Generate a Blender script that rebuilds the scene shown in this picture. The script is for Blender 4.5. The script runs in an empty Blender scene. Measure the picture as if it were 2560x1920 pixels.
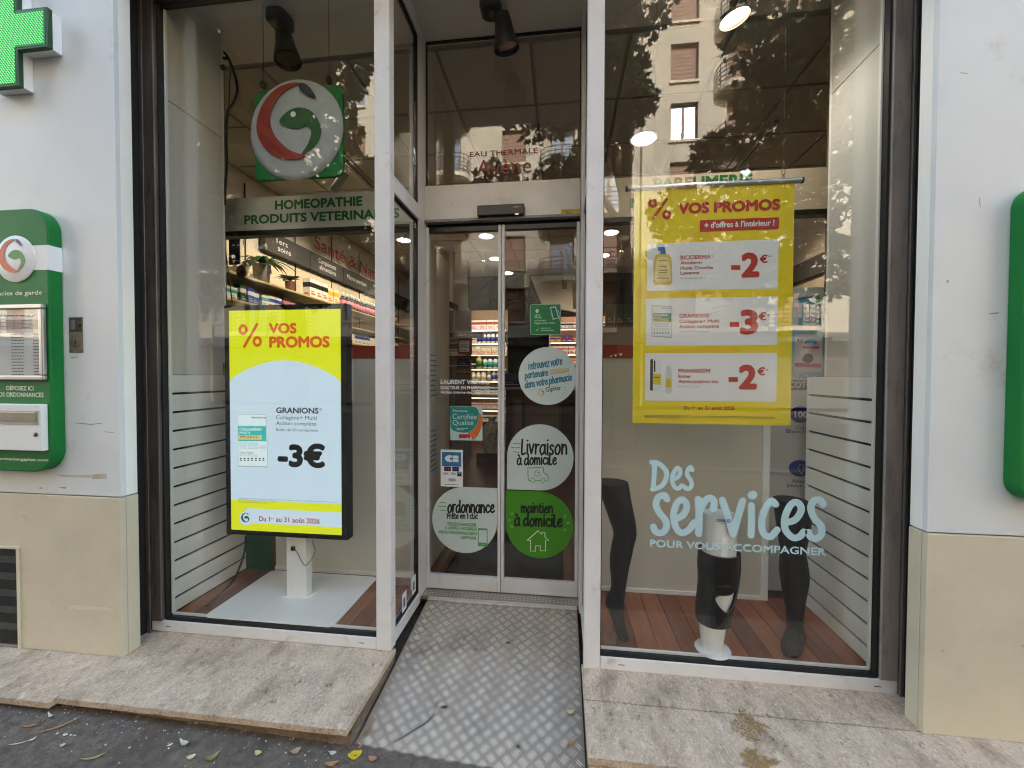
import bpy, bmesh, math, random
from mathutils import Vector, Matrix
random.seed(7)
R = math.radians
SC = bpy.context.scene
COL = SC.collection
EXPO = 3.08

# ------------------------------------------------------------------ camera
FPX, YAW, PITCH, ROLL = 1030.92, 0.119357, -0.0210055, 0.00308225
CAM = Vector((0, -1.9, 1.3466))
_F = Vector((-math.sin(YAW)*math.cos(PITCH), math.cos(YAW)*math.cos(PITCH), math.sin(PITCH)))
_r = Vector((math.cos(YAW), math.sin(YAW), 0)); _u = _r.cross(_F)
CR = math.cos(ROLL)*_r + math.sin(ROLL)*_u
CU = -math.sin(ROLL)*_r + math.cos(ROLL)*_u
cam = bpy.data.cameras.new('camera'); co = bpy.data.objects.new('camera', cam); COL.objects.link(co)
cam.sensor_width = 36; cam.lens = FPX/2560*36; cam.clip_start = .02; cam.clip_end = 400
co.matrix_world = Matrix(((CR.x, CU.x, -_F.x, CAM.x), (CR.y, CU.y, -_F.y, CAM.y), (CR.z, CU.z, -_F.z, CAM.z), (0, 0, 0, 1)))
SC.camera = co

# ------------------------------------------------------------------ sky, sun, exposure
SUN_EL, SUN_AZ = R(28), R(18)      # azimuth from +Y clockwise: the sun stands behind the shop, its front is in the shade
w = bpy.data.worlds.new('World'); SC.world = w; w.use_nodes = True
nt = w.node_tree
sky = nt.nodes.new('ShaderNodeTexSky'); sky.sky_type = 'NISHITA'; sky.sun_disc = False
sky.sun_elevation = SUN_EL; sky.sun_rotation = SUN_AZ
sky.air_density = 1.5; sky.dust_density = 2.2; sky.ozone_density = .6
bg = nt.nodes['Background']; bg.inputs['Strength'].default_value = .15
nt.links.new(sky.outputs[0], bg.inputs['Color'])
sl = bpy.data.lights.new('sun', 'SUN'); sl.energy = 2.4; sl.angle = R(2); sl.color = (1, .99, .97)
so = bpy.data.objects.new('sun', sl); COL.objects.link(so)
sd = Vector((math.sin(SUN_AZ)*math.cos(SUN_EL), math.cos(SUN_AZ)*math.cos(SUN_EL), math.sin(SUN_EL)))
so.rotation_euler = sd.to_track_quat('Z', 'Y').to_euler(); so.location = (0, -6, 20)
vs = SC.view_settings; vs.view_transform = 'Standard'; vs.look = 'None'; vs.gamma = 1; vs.exposure = EXPO
try: vs.use_curve_mapping = False
except Exception: pass
cy = SC.cycles
cy.use_denoising = True; cy.max_bounces = 9; cy.diffuse_bounces = 4; cy.glossy_bounces = 4
cy.transparent_max_bounces = 24; cy.transmission_bounces = 6; cy.caustics_reflective = False; cy.caustics_refractive = False
cy.sample_clamp_indirect = 6.0; cy.filter_width = 1.1

# ------------------------------------------------------------------ helpers
def at(z, x, y, Y):
    """a point of the vertical plane at depth Y, from where it shows in the crop z = (x0, y0, scale)"""
    px, py = z[0]+x/z[2], z[1]+y/z[2]
    d = CR*((px-1280)/FPX) + CU*((960-py)/FPX) + _F
    return CAM + d*((Y-CAM.y)/d.y)
zA=(0,0,2.592); zB=(0,500,2.074); zC=(0,1200,2.212); zD=(540,0,2.765); zE=(540,450,3.687); zF=(540,740,1.804)
zG=(960,0,2.764); zH=(960,500,3.318); zI=(960,900,2.764); zJ=(860,1400,3.16); zK=(1480,0,2.5925); zL=(1480,440,2.513)
zM=(1480,1050,2.37); zN=(1440,1500,1.975); zO=(1900,440,1.93); zS=(0,0,2212/2560)

def lin(c):
    c = c/255.
    return c/12.92 if c <= .04045 else ((c+.055)/1.055)**2.4
def S(r, g, b): return (lin(r), lin(g), lin(b), 1)

WL = {}
def wl(o): return WL.get(o.name, Vector((0, 0, 0)))
def tag(o, label=None, cat=None, group=None, kind=None):
    if label: o['label'] = label
    if cat: o['category'] = cat
    if group: o['group'] = group
    if kind: o['kind'] = kind
    return o
def thing(name, label, cat, loc=(0, 0, 0), group=None):
    o = bpy.data.objects.new(name, None); COL.objects.link(o); o.location = loc; o.empty_display_size = .05
    WL[o.name] = Vector(loc)
    return tag(o, label, cat, group)
def link(name, me, parent=None):
    o = bpy.data.objects.new(name, me); COL.objects.link(o)
    if parent is not None:
        o.parent = parent; o.location = -wl(parent)
    return o
def struct(o): o['kind'] = 'structure'; return o

class B:
    def __init__(s): s.v = []; s.f = []; s.m = []; s.mi = 0
    def add(s, vs, fs):
        k = len(s.v); s.v += [tuple(p) for p in vs]
        for f in fs: s.f.append(tuple(i+k for i in f)); s.m.append(s.mi)
        return s
    def box(s, x0, x1, y0, y1, z0, z1):
        if x0 > x1: x0, x1 = x1, x0
        if y0 > y1: y0, y1 = y1, y0
        if z0 > z1: z0, z1 = z1, z0
        return s.add([(x0,y0,z0),(x1,y0,z0),(x1,y1,z0),(x0,y1,z0),(x0,y0,z1),(x1,y0,z1),(x1,y1,z1),(x0,y1,z1)],
              [(0,3,2,1),(4,5,6,7),(0,1,5,4),(1,2,6,5),(2,3,7,6),(3,0,4,7)])
    def quad(s, a, b, c, d): return s.add([a,b,c,d], [(0,1,2,3)])
    def prism(s, pts, y0, y1):
        """polygon in XZ, extruded from y0 (front) to y1"""
        a = sum(pts[i][0]*pts[(i+1) % len(pts)][1]-pts[(i+1) % len(pts)][0]*pts[i][1] for i in range(len(pts)))
        if a < 0: pts = pts[::-1]
        n = len(pts)
        vs = [(p[0], y0, p[1]) for p in pts]+[(p[0], y1, p[1]) for p in pts]
        fs = [tuple(range(n)), tuple(range(2*n-1, n-1, -1))]+[(i+n, (i+1) % n+n, (i+1) % n, i)[::1] for i in range(n)]
        return s.add(vs, fs)
    def face(s, pts, y):
        a = sum(pts[i][0]*pts[(i+1) % len(pts)][1]-pts[(i+1) % len(pts)][0]*pts[i][1] for i in range(len(pts)))
        if a < 0: pts = pts[::-1]
        return s.add([(p[0], y, p[1]) for p in pts], [tuple(range(len(pts)))])
    def tube(s, pts, r, n=8, cap=True):
        pts = [Vector(p) for p in pts]; k = len(pts)
        rr = r if isinstance(r, (list, tuple)) else [r]*k
        vs = []; up = None
        for i, p in enumerate(pts):
            t = (pts[min(i+1, k-1)]-pts[max(i-1, 0)]).normalized()
            if up is None:
                up = Vector((0, 0, 1)) if abs(t.z) < .9 else Vector((0, 1, 0))
            a = t.cross(up).normalized(); b = a.cross(t).normalized(); up = b
            for j in range(n):
                an = 2*math.pi*j/n
                vs.append(p+(a*math.cos(an)+b*math.sin(an))*rr[i])
        fs = []
        for i in range(k-1):
            for j in range(n):
                fs.append((i*n+j, i*n+(j+1) % n, (i+1)*n+(j+1) % n, (i+1)*n+j))
        if cap: fs += [tuple(range(n-1, -1, -1)), tuple(range((k-1)*n, k*n))]
        return s.add(vs, fs)
    def rings(s, rg, cap=True):
        """rg: list of rings (equal length) of points"""
        n = len(rg[0]); vs = [p for q in rg for p in q]; fs = []
        for i in range(len(rg)-1):
            for j in range(n): fs.append((i*n+j, i*n+(j+1) % n, (i+1)*n+(j+1) % n, (i+1)*n+j))
        if cap: fs += [tuple(range(n-1, -1, -1)), tuple(range((len(rg)-1)*n, len(rg)*n))]
        return s.add(vs, fs)
    def lathe(s, c, prof, n=20, axis='z'):
        rg = []
        for r, h in prof:
            q = []
            for j in range(n):
                a = 2*math.pi*j/n; x, y = r*math.cos(a), r*math.sin(a)
                q.append((c[0]+x, c[1]+y, c[2]+h) if axis == 'z' else (c[0]+x, c[1]-h, c[2]+y))
            rg.append(q)
        return s.rings(rg)
    def mesh(s, name, mats):
        me = bpy.data.meshes.new(name); me.from_pydata(s.v, [], s.f)
        for m in (mats if isinstance(mats, (list, tuple)) else [mats]): me.materials.append(m)
        if any(s.m): me.polygons.foreach_set('material_index', s.m)
        me.update(); return me
    def build(s, name, mats, parent=None, bevel=0, smooth=False, seg=2):
        me = s.mesh(name, mats)
        if smooth:
            me.polygons.foreach_set('use_smooth', [True]*len(me.polygons))
            try: me.set_sharp_from_angle(angle=R(40))
            except Exception: pass
        o = link(name, me, parent)
        if bevel:
            md = o.modifiers.new('bevel', 'BEVEL'); md.width = bevel; md.segments = seg; md.limit_method = 'ANGLE'; md.angle_limit = R(50)
            md.harden_normals = False
        return o

def rrect(x0, x1, z0, z1, r, n=6):
    P = []
    for cx, cz, a0 in ((x1-r, z0+r, -90), (x1-r, z1-r, 0), (x0+r, z1-r, 90), (x0+r, z0+r, 180)):
        for i in range(n+1):
            a = R(a0+90*i/n); P.append((cx+r*math.cos(a), cz+r*math.sin(a)))
    return P
def ell(cx, cz, rx, rz=None, n=40):
    rz = rz or rx
    return [(cx+rx*math.cos(2*math.pi*i/n), cz+rz*math.sin(2*math.pi*i/n)) for i in range(n)]
def smooth_pts(P, k=5, closed=False):
    out = []; n = len(P)
    rng = range(n) if closed else range(n-1)
    for i in rng:
        g = (lambda j: P[j % n]) if closed else (lambda j: P[max(0, min(n-1, j))])
        p0, p1, p2, p3 = g(i-1), g(i), g(i+1), g(i+2)
        for t in range(k):
            u = t/k
            out.append(tuple(.5*((2*b)+(c-a)*u+(2*a-5*b+4*c-d)*u*u+(-a+3*b-3*c+d)*u**3) for a, b, c, d in zip(p0, p1, p2, p3)))
    if not closed: out.append(tuple(P[-1]))
    return out
def ribbon(b, P, wd, Y, k=5, dy=1.5e-5):
    """a flat brush stroke with round ends lying in the plane Y, facing -Y"""
    P = smooth_pts(P, k) if len(P) > 2 else list(P)
    n = len(P); L = []; Rr = []
    for i in range(n):
        a, c = P[max(i-1, 0)], P[min(i+1, n-1)]
        dx, dz = c[0]-a[0], c[1]-a[1]; l = math.hypot(dx, dz) or 1
        h = wd/2
        L.append((P[i][0]-dz/l*h, P[i][1]+dx/l*h)); Rr.append((P[i][0]+dz/l*h, P[i][1]-dx/l*h))
    for i in range(n-1):
        y = Y-dy*i
        b.add([(Rr[i][0], y, Rr[i][1]), (Rr[i+1][0], y, Rr[i+1][1]), (L[i+1][0], y, L[i+1][1]), (L[i][0], y, L[i][1])], [(0, 1, 2, 3)])
        b.face(ell(P[i][0], P[i][1], wd/2*.995, n=10), Y-dy*(n+i))
    b.face(ell(P[-1][0], P[-1][1], wd/2*.995, n=12), Y-dy*2*n)

# ------------------------------------------------------------------ materials
MATS = {}
def mat(name, col, rough=.5, metal=0, var=0., vs=6., bump=0., bs=200., spec=.5, em=None, ems=1., stain=None, coat=0, stretch=None, ramp=None):
    """col/stain: linear rgba. var mixes col with a darker self by noise; stain = (colour, scale, low, high)"""
    if name in MATS: return MATS[name]
    m = bpy.data.materials.new(name); m.use_nodes = True; MATS[name] = m
    t = m.node_tree; N = t.nodes; p = N['Principled BSDF']
    p.inputs['Base Color'].default_value = col; p.inputs['Roughness'].default_value = rough
    p.inputs['Metallic'].default_value = metal; p.inputs['Specular IOR Level'].default_value = spec
    if coat: p.inputs['Coat Weight'].default_value = coat
    if em:
        p.inputs['Emission Color'].default_value = em; p.inputs['Emission Strength'].default_value = ems
    if var or stain or bump:
        tc = N.new('ShaderNodeTexCoord'); src = tc.outputs['Object']
        if stretch:
            mp = N.new('ShaderNodeMapping'); mp.inputs['Scale'].default_value = stretch
            t.links.new(src, mp.inputs[0]); src = mp.outputs[0]
        out = None
        if var:
            n1 = N.new('ShaderNodeTexNoise'); n1.inputs['Scale'].default_value = vs; n1.inputs['Detail'].default_value = 8
            n1.inputs['Roughness'].default_value = .62
            t.links.new(src, n1.inputs['Vector'])
            r1 = N.new('ShaderNodeMapRange'); r1.inputs[1].default_value = .32; r1.inputs[2].default_value = .68
            t.links.new(n1.outputs[0], r1.inputs[0])
            mx = N.new('ShaderNodeMix'); mx.data_type = 'RGBA'
            mx.inputs[6].default_value = tuple(c*(1-var) for c in col[:3])+(1,)
            mx.inputs[7].default_value = tuple(min(1, c*(1+var*.6)) for c in col[:3])+(1,)
            t.links.new(r1.outputs[0], mx.inputs[0]); out = mx.outputs[2]
            r2 = N.new('ShaderNodeMapRange'); r2.inputs[3].default_value = min(1, rough*1.2); r2.inputs[4].default_value = rough*.8
            t.links.new(n1.outputs[0], r2.inputs[0]); t.links.new(r2.outputs[0], p.inputs['Roughness'])
        if stain:
            for (sc_, ss, lo, hi) in (stain if isinstance(stain, list) else [stain]):
                n2 = N.new('ShaderNodeTexNoise'); n2.inputs['Scale'].default_value = ss; n2.inputs['Detail'].default_value = 10
                n2.inputs['Roughness'].default_value = .7
                t.links.new(src, n2.inputs['Vector'])
                r3 = N.new('ShaderNodeMapRange'); r3.inputs[1].default_value = lo; r3.inputs[2].default_value = hi
                t.links.new(n2.outputs[0], r3.inputs[0])
                m2 = N.new('ShaderNodeMix'); m2.data_type = 'RGBA'
                t.links.new(r3.outputs[0], m2.inputs[0])
                if out: t.links.new(out, m2.inputs[6])
                else: m2.inputs[6].default_value = col
                m2.inputs[7].default_value = sc_; out = m2.outputs[2]
        if out: t.links.new(out, p.inputs['Base Color'])
        if bump:
            n3 = N.new('ShaderNodeTexNoise'); n3.inputs['Scale'].default_value = bs; n3.inputs['Detail'].default_value = 6
            t.links.new(tc.outputs['Object'], n3.inputs['Vector'])
            bp = N.new('ShaderNodeBump'); bp.inputs['Strength'].default_value = bump; bp.inputs['Distance'].default_value = .004
            t.links.new(n3.outputs[0], bp.inputs['Height']); t.links.new(bp.outputs[0], p.inputs['Normal'])
    return m
def glass(name, tint=(.975, .985, .98, 1), base=.05, k=.9):
    m = bpy.data.materials.new(name); m.use_nodes = True; t = m.node_tree; N = t.nodes; N.remove(N['Principled BSDF'])
    out = N['Material Output']; tr = N.new('ShaderNodeBsdfTransparent'); tr.inputs[0].default_value = tint
    gl = N.new('ShaderNodeBsdfGlossy'); gl.inputs['Roughness'].default_value = 0; gl.inputs['Color'].default_value = (1, 1, 1, 1)
    lw = N.new('ShaderNodeLayerWeight'); lw.inputs['Blend'].default_value = .5
    pw = N.new('ShaderNodeMath'); pw.operation = 'POWER'; pw.inputs[1].default_value = 5
    ma = N.new('ShaderNodeMath'); ma.operation = 'MULTIPLY_ADD'; ma.inputs[1].default_value = k; ma.inputs[2].default_value = base
    mx = N.new('ShaderNodeMixShader')
    t.links.new(lw.outputs['Facing'], pw.inputs[0]); t.links.new(pw.outputs[0], ma.inputs[0]); t.links.new(ma.outputs[0], mx.inputs[0])
    t.links.new(tr.outputs[0], mx.inputs[1]); t.links.new(gl.outputs[0], mx.inputs[2]); t.links.new(mx.outputs[0], out.inputs[0])
    return m
def emit(name, col, s=1.):
    return mat(name, (col[0]*.3, col[1]*.3, col[2]*.3, 1), .4, em=col, ems=s)
GLASS = glass('window_glass', base=.05)
GLASS2 = glass('door_glass', base=.032)
SHOP_SCREEN = 1/2**EXPO

M = {}
M['panel'] = mat('grey_cladding', S(213, 218, 221), .38, var=.06, vs=2.2, stain=[(S(160, 152, 140), 3.5, .6, .9), (S(140, 132, 122), 90, .7, .74)], bump=.05, bs=350)
M['return'] = mat('white_return', S(236, 235, 231), .4, var=.05, vs=3, stain=(S(140, 130, 115), 9, .66, .85))
M['plinth'] = mat('beige_plinth', S(200, 192, 171), .55, var=.07, vs=4, stain=[(S(120, 105, 80), 14, .64, .82), (S(206, 197, 172), 2, .5, .8), (S(84, 72, 56), 70, .69, .72)], bump=.06, bs=300)
M['frame'] = mat('offwhite_aluminium', S(214, 213, 212), .42, var=.07, vs=5, stain=[(S(128, 114, 100), 7, .58, .86), (S(80, 68, 58), 46, .66, .76), (S(110, 98, 88), 120, .66, .72)], bump=.03)
M['stile'] = mat('dirty_grey_stile', S(140, 132, 126), .45, var=.2, vs=4, stain=(S(82, 70, 62), 5, .5, .8), stretch=(3, 3, .7))
M['dark_stile'] = mat('dark_streaked_metal', S(98, 91, 87), .38, metal=.3, var=.35, vs=6, stain=(S(20, 18, 17), 5, .5, .75), stretch=(5, 5, .6))  # darker than the right stile: dirt and shade both in the colour
M['black'] = mat('black_rubber', S(14, 14, 14), .6)
M['blackmetal'] = mat('black_metal', S(24, 24, 24), .35)
M['slab'] = mat('stone', S(186, 165, 142), .75, var=.26, vs=9, stain=[(S(210, 193, 172), 100, .5, .64), (S(132, 111, 92), 84, .55, .67), (S(220, 206, 187), 16, .57, .74), (S(118, 97, 79), 6, .5, .78), (S(84, 68, 55), 24, .6, .7), (S(48, 40, 34), 44, .645, .70)], bump=.7, bs=110, stretch=(1.15, .62, 1))
M['riser'] = mat('dirty_concrete', S(126, 110, 93), .9, var=.35, vs=14, stain=(S(45, 38, 32), 9, .5, .75), bump=.6, bs=60)
M['alu'] = mat('ramp_aluminium', S(158, 147, 134), .55, metal=.2, var=.16, vs=5, stain=(S(96, 90, 84), 3.2, .52, .8))
M['bars'] = mat('pale_tread_bars', S(218, 207, 193), .42, metal=.25)  # bars made paler than the plate so the relief pattern shows
M['slat'] = mat('slatwall_white', S(230, 232, 228), .5, var=.03, vs=3)
M['sidewall'] = mat('display_side_wall', S(206, 205, 198), .6, var=.04, vs=2)
M['backpanel'] = mat('beige_back_panel', S(206, 202, 189), .35, var=.03, vs=2, coat=.2)
M['white'] = mat('white_paint', S(226, 228, 228), .45, var=.03, vs=6)
M['whitep'] = mat('white_print', S(232, 234, 232), .5)
M['greensign'] = mat('green_enamel', S(16, 112, 48), .5, var=.1, vs=3, spec=.3, stain=(S(60, 120, 80), 40, .68, .78))
M['greenprint'] = mat('green_print', S(30, 112, 48), .5)
M['silver'] = mat('silver_frame', S(178, 180, 180), .3, metal=.9, var=.08, vs=20)
M['red'] = mat('red_strip', S(150, 44, 26), .45, var=.05)
M['ceil'] = mat('ceiling_tile', S(176, 173, 166), .85, var=.05, vs=3)
M['grid'] = mat('ceiling_grid', S(150, 146, 138), .7)
M['soffit'] = mat('soffit_white', S(216, 212, 204), .7, var=.04, vs=3)
M['wallin'] = mat('shop_wall', S(204, 194, 178), .8, var=.05, vs=2)
M['darkwall'] = mat('dark_wall', S(40, 38, 36), .8, var=.2)
M['floor'] = mat('shop_floor_wood', S(96, 62, 42), .35, var=.25, vs=5, stretch=(6, .6, 1))
M['ink'] = mat('black_print', S(18, 18, 18), .5)

# ------------------------------------------------------------------ lettering
TQ = []
def tx(s, parent, m, x0, x1, zb, cap, Y, bold=0., name='lettering', rot=0., lower=False, axis='front', shear=0.):
    me = bpy.data.meshes.new(name); me.materials.append(m)
    o = link(name, me, parent)
    TQ.append((s, me, x0, x1, zb, cap, Y, bold, rot, axis, shear)); return o
def txp(s, parent, m, z, xl, yl, xr, yr, ytop, Y, bold=0., name='lettering', rot=0., shear=0.):
    a, b, t = at(z, xl, yl, Y), at(z, xr, yr, Y), at(z, xl, ytop, Y)
    if rot == 'auto': rot = math.atan2(b.z-a.z, b.x-a.x); zb = a.z
    else: zb = (a.z+b.z)/2
    return tx(s, parent, m, a.x, b.x, zb, t.z-a.z, Y, bold, name, rot, shear=shear)
def flush_text():
    strs = sorted({q[0] for q in TQ}); tmp = {}
    for s in strs+['H']:
        c = bpy.data.curves.new('tmp', 'FONT'); c.body = s; c.size = 1; c.resolution_u = 3
        o = bpy.data.objects.new('tmp', c); COL.objects.link(o); tmp[s] = o
    dg = bpy.context.evaluated_depsgraph_get(); dg.update()
    G = {}
    for s, o in tmp.items():
        e = o.evaluated_get(dg); me = e.to_mesh()
        G[s] = ([tuple(v.co) for v in me.vertices], [tuple(p.vertices) for p in me.polygons]); e.to_mesh_clear()
    H = max(v[1] for v in G['H'][0])
    for o in tmp.values():
        c = o.data; bpy.data.objects.remove(o); bpy.data.curves.remove(c)
    for s, me, x0, x1, zb, cap, Y, bold, rot, axis, shear in TQ:
        V, Fc = G[s]
        if not V: continue
        mn, mx_ = min(v[0] for v in V), max(v[0] for v in V)
        k = cap/H; sx = (x1-x0-2*bold*cap)/(mx_-mn)
        offs = [(0, 0)] if not bold else [(0, 0)]+[(bold*cap*math.cos(a*math.pi/5), bold*cap*math.sin(a*math.pi/5)) for a in range(10)]
        vs, fs = [], []
        cr, sr = math.cos(rot), math.sin(rot)
        for i, (dx, dz) in enumerate(offs):
            n = len(vs)
            for v in V:
                X = bold*cap+(v[0]-mn)*sx+dx+shear*v[1]*k; Z = v[1]*k+dz
                X, Z = X*cr-Z*sr, X*sr+Z*cr
                y = Y-.00004*i
                if axis == 'front': vs.append((x0+X, y, zb+Z))
                elif axis == 'left': vs.append((y*0+Y+.00004*i, x0+X, zb+Z))      # faces +X, reads along +Y
                elif axis == 'up': vs.append((x0+X, zb+Z, Y+.00004*i))
            for f in Fc: fs.append(tuple(j+n for j in f))
        me.from_pydata(vs, [], fs); me.update()
HG = {
 'a': (.78, [[(.60,.85),(.35,.98),(.1,.6),(.12,.15),(.34,.02),(.56,.35),(.62,.9)], [(.63,1),(.61,.3),(.72,.02)]]),
 'c': (.7, [[(.6,.8),(.4,.98),(.13,.65),(.12,.25),(.36,.02),(.62,.2)]]),
 'd': (.8, [[(.58,.8),(.35,.95),(.1,.55),(.13,.12),(.36,.03),(.58,.4)], [(.65,1.55),(.62,.5),(.7,.02)]]),
 'e': (.72, [[(.14,.45),(.45,.56),(.56,.82),(.38,.98),(.13,.6),(.14,.18),(.38,.02),(.64,.22)]]),
 'h': (.72, [[(.12,1.5),(.1,.02)], [(.12,.55),(.36,.98),(.55,.72),(.56,.02)]]),
 'i': (.3, [[(.14,1),(.13,.02)], [(.14,1.38),(.16,1.4)]]),
 'l': (.5, [[(.14,1.5),(.1,.04),(.4,.06)]]),
 'L': (.62, [[(.18,1.5),(.12,.04),(.5,.1)]]),
 'm': (1.02, [[(.1,1),(.1,.02)], [(.11,.55),(.3,.98),(.46,.72),(.46,.02)], [(.47,.55),(.68,.98),(.84,.72),(.86,.02)]]),
 'n': (.74, [[(.1,1),(.1,.02)], [(.11,.55),(.36,.98),(.56,.72),(.58,.02)]]),
 'o': (.76, [[(.38,.98),(.12,.6),(.16,.12),(.4,.02),(.62,.4),(.56,.88),(.36,.98)]]),
 'p': (.76, [[(.12,1),(.1,-.5)], [(.12,.6),(.36,.98),(.62,.6),(.5,.1),(.28,.04),(.12,.3)]]),
 'P': (.72, [[(.12,1.3),(.1,.02)], [(.12,1.2),(.42,1.3),(.58,1.0),(.42,.68),(.12,.62)]]),
 'r': (.54, [[(.12,1),(.1,.02)], [(.12,.5),(.26,.92),(.5,.94)]]),
 's': (.6, [[(.5,.82),(.34,.98),(.14,.8),(.22,.56),(.42,.38),(.42,.12),(.22,.02),(.06,.16)]]),
 't': (.5, [[(.2,1.35),(.18,.2),(.3,.02),(.44,.08)], [(.04,.98),(.42,1.02)]]),
 'u': (.74, [[(.12,1),(.12,.28),(.3,.02),(.52,.3),(.58,1)], [(.58,1),(.6,.02)]]),
 'v': (.66, [[(.06,1),(.28,.04)], [(.28,.04),(.56,1)]]),
 'z': (.6, [[(.08,.96),(.48,.98),(.1,.06),(.54,.04)]]),
 '1': (.42, [[(.08,1.05),(.24,1.3),(.22,.02)]]),
 'D': (.95, [[(.2,1.45),(.14,.04)], [(.2,1.45),(.6,1.3),(.8,.8),(.6,.25),(.14,.04)]]),
 ' ': (.36, []),
 '\u00e0': (.78, None), '\u00ea': (.72, None)}
HG['\u00e0'] = (.78, HG['a'][1]+[[(.22,1.5),(.42,1.25)]])
HG['\u00ea'] = (.72, HG['e'][1]+[[(.16,1.22),(.36,1.45),(.54,1.22)]])
def hand(s, parent, m, x0, x1, zb, xh, Y, wd, name='lettering', tilt=0.):
    """brush lettering between x0 and x1 on the baseline zb, xh = height of a small letter"""
    tot = sum(HG[c][0] for c in s); kx = (x1-x0)/tot
    b = B(); x = 0
    for n, c in enumerate(s):
        adv, st = HG[c]; jig = random.uniform(-.04, .04)
        for i, q in enumerate(st):
            P = [(x0+(x+p[0])*kx, zb+(p[1]+jig)*xh+tilt*((x+p[0])*kx)) for p in q]
            ribbon(b, P, wd, Y-.00022*i)
        x += adv
    return b.build(name, m, parent)
def handp(s, parent, m, z, xl, yl, xr, yr, ytop, Y, wpx, name='lettering'):
    a, b_, t = at(z, xl, yl, Y), at(z, xr, yr, Y), at(z, xl, ytop, Y)
    wd = (at(z, xl+wpx, yl, Y)-a).length
    return hand(s, parent, m, a.x, b_.x, a.z, t.z-a.z, Y, wd, name, (b_.z-a.z)/(b_.x-a.x))

def pts(z, L, Y): return [(at(z, x, y, Y).x, at(z, x, y, Y).z) for x, y in L]
ORANGE = mat('logo_orange', S(196, 72, 34), .4); BLUE = mat('logo_blue', S(38, 34, 104), .4); LGREEN = mat('logo_green', S(44, 126, 40), .4)
def logo(parent, cx, cz, r, Y, flat=None, t=.0012, cols=None):
    c0, c1, c2 = cols or (ORANGE, BLUE, LGREEN)
    o1 = [(.14,.87),(-.14,.87),(-.42,.76),(-.66,.52),(-.80,.17),(-.76,-.16),(-.55,-.43),(-.3,-.58),(0,-.63),(.2,-.6),(.32,-.55),(.14,-.53),(-.08,-.44),(-.27,-.29),(-.44,-.08),(-.51,.16),(-.46,.42),(-.28,.66),(-.08,.78)]
    o2 = [(.16,.87),(.12,.77),(.26,.64),(.36,.58),(.47,.57),(.4,.7),(.29,.82)]
    o3 = [(-.31,.14),(-.14,.32),(.08,.39),(.33,.33),(.5,.16),(.58,-.06),(.53,-.27),(.39,-.43),(.17,-.53),(.31,-.33),(.375,-.12),(.29,.02),(.11,-.03),(-.11,0)]
    for nm, P, m in (('crescent', o1, c0), ('blue_tip', o2, c1), ('leaf_drop', o3, c2)):
        P = smooth_pts(P, 3, True)
        B().prism([(cx+x*r, cz+y*r) for x, y in P], Y-t, Y).build(nm, flat or m, parent)

def ink(parent, m, x0, x1, zc, h, Y, seed=0, name='fine_print'):
    """a line of print too small to read: word-long dashes"""
    rnd = random.Random(seed+int(zc*1e4)); b = B(); x = x0
    while x < x1-h:
        l = min(x1-x, h*rnd.uniform(1.5, 6)); b.face([(x, zc), (x+l, zc), (x+l, zc+h), (x, zc+h)], Y); x += l+h*.7
    return b.build(name, m, parent)
def inkp(parent, m, z, xl, xr, y, yt, Y, seed=0):
    a, c, t = at(z, xl, y, Y), at(z, xr, y, Y), at(z, xl, yt, Y)
    return ink(parent, m, a.x, c.x, a.z, (t.z-a.z)*.7, Y, seed)
# ------------------------------------------------------------------ ground, road, slabs, ramp
def gz(x): return -.10-.03*(max(-2.6, min(1.8, x))+.7)
m = mat('asphalt', S(100, 90, 81), .9, var=.4, vs=30, stain=[(S(140, 132, 122), 150, .58, .68), (S(50, 45, 41), 3, .5, .75), (S(112, 96, 76), 6, .58, .8)], bump=.8, bs=160)
b = B(); xs = [-80, -20, -5, -2.6, 1.8, 5, 20, 80]
for i in range(len(xs)-1):
    b.quad((xs[i], -4.8, gz(xs[i])), (xs[i+1], -4.8, gz(xs[i+1])), (xs[i+1], .6, gz(xs[i+1])), (xs[i], .6, gz(xs[i])))
struct(b.build('pavement', m))
mr = mat('road_asphalt', S(66, 66, 67), .9, var=.25, vs=4, bump=.4)
struct(B().quad((-120, -120, -.3), (120, -120, -.3), (120, -4.7, -.3), (-120, -4.7, -.3)).build('road', mr))
mk = mat('kerb_granite', S(140, 136, 130), .8, var=.2, vs=12)
struct(B().box(-80, 80, -5, -4.801, -.5, -.12).build('kerb', mk, None, .01))
struct(B().box(-80, 80, -17, -13.5, -.5, -.15).build('far_pavement', m, None, .01))

def slab(name, label, x0, x1, y0, y1, z0, z1, seed, notch=None):
    """a stone slab with a slightly chipped front arris"""
    rnd = random.Random(seed); n = 46; top = []; bot = []
    for i in range(n+1):
        x = x0+(x1-x0)*i/n; c = max(0, rnd.gauss(0, .0007))+(.004 if rnd.random() < .05 else 0)
        top.append((x, y0+c, z1-c*.4)); bot.append((x, y0+.001+c*.5, z0))
    vs = top+bot+[(x0, y1, z1), (x1, y1, z1), (x0, y1, z0), (x1, y1, z0)]
    N1 = n+1; a = 2*N1; fs = []
    for i in range(n): fs.append((N1+i, N1+i+1, i+1, i))
    fs.append(tuple(range(N1))+(a+1, a)); fs.append(tuple(range(2*N1-1, N1-1, -1))+(a+2, a+3))
    fs += [(a, a+2, N1, 0), (N1-1, 2*N1-1, a+3, a+1), (a+1, a+3, a+2, a)]
    o = B().add(vs, fs).build(name, M['slab'])
    return tag(o, label, 'doorstep')
slab('stone_doorstep', 'worn travertine doorstep slab below the display with the lit screen', -2.083, -.802, -.452, .02, -.024, 0, 1)
slab('stone_doorstep', 'end slab of travertine below the vent, set slightly lower than its neighbour', -3.4, -2.087, -.472, .02, -.03, -.005, 2)
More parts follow.
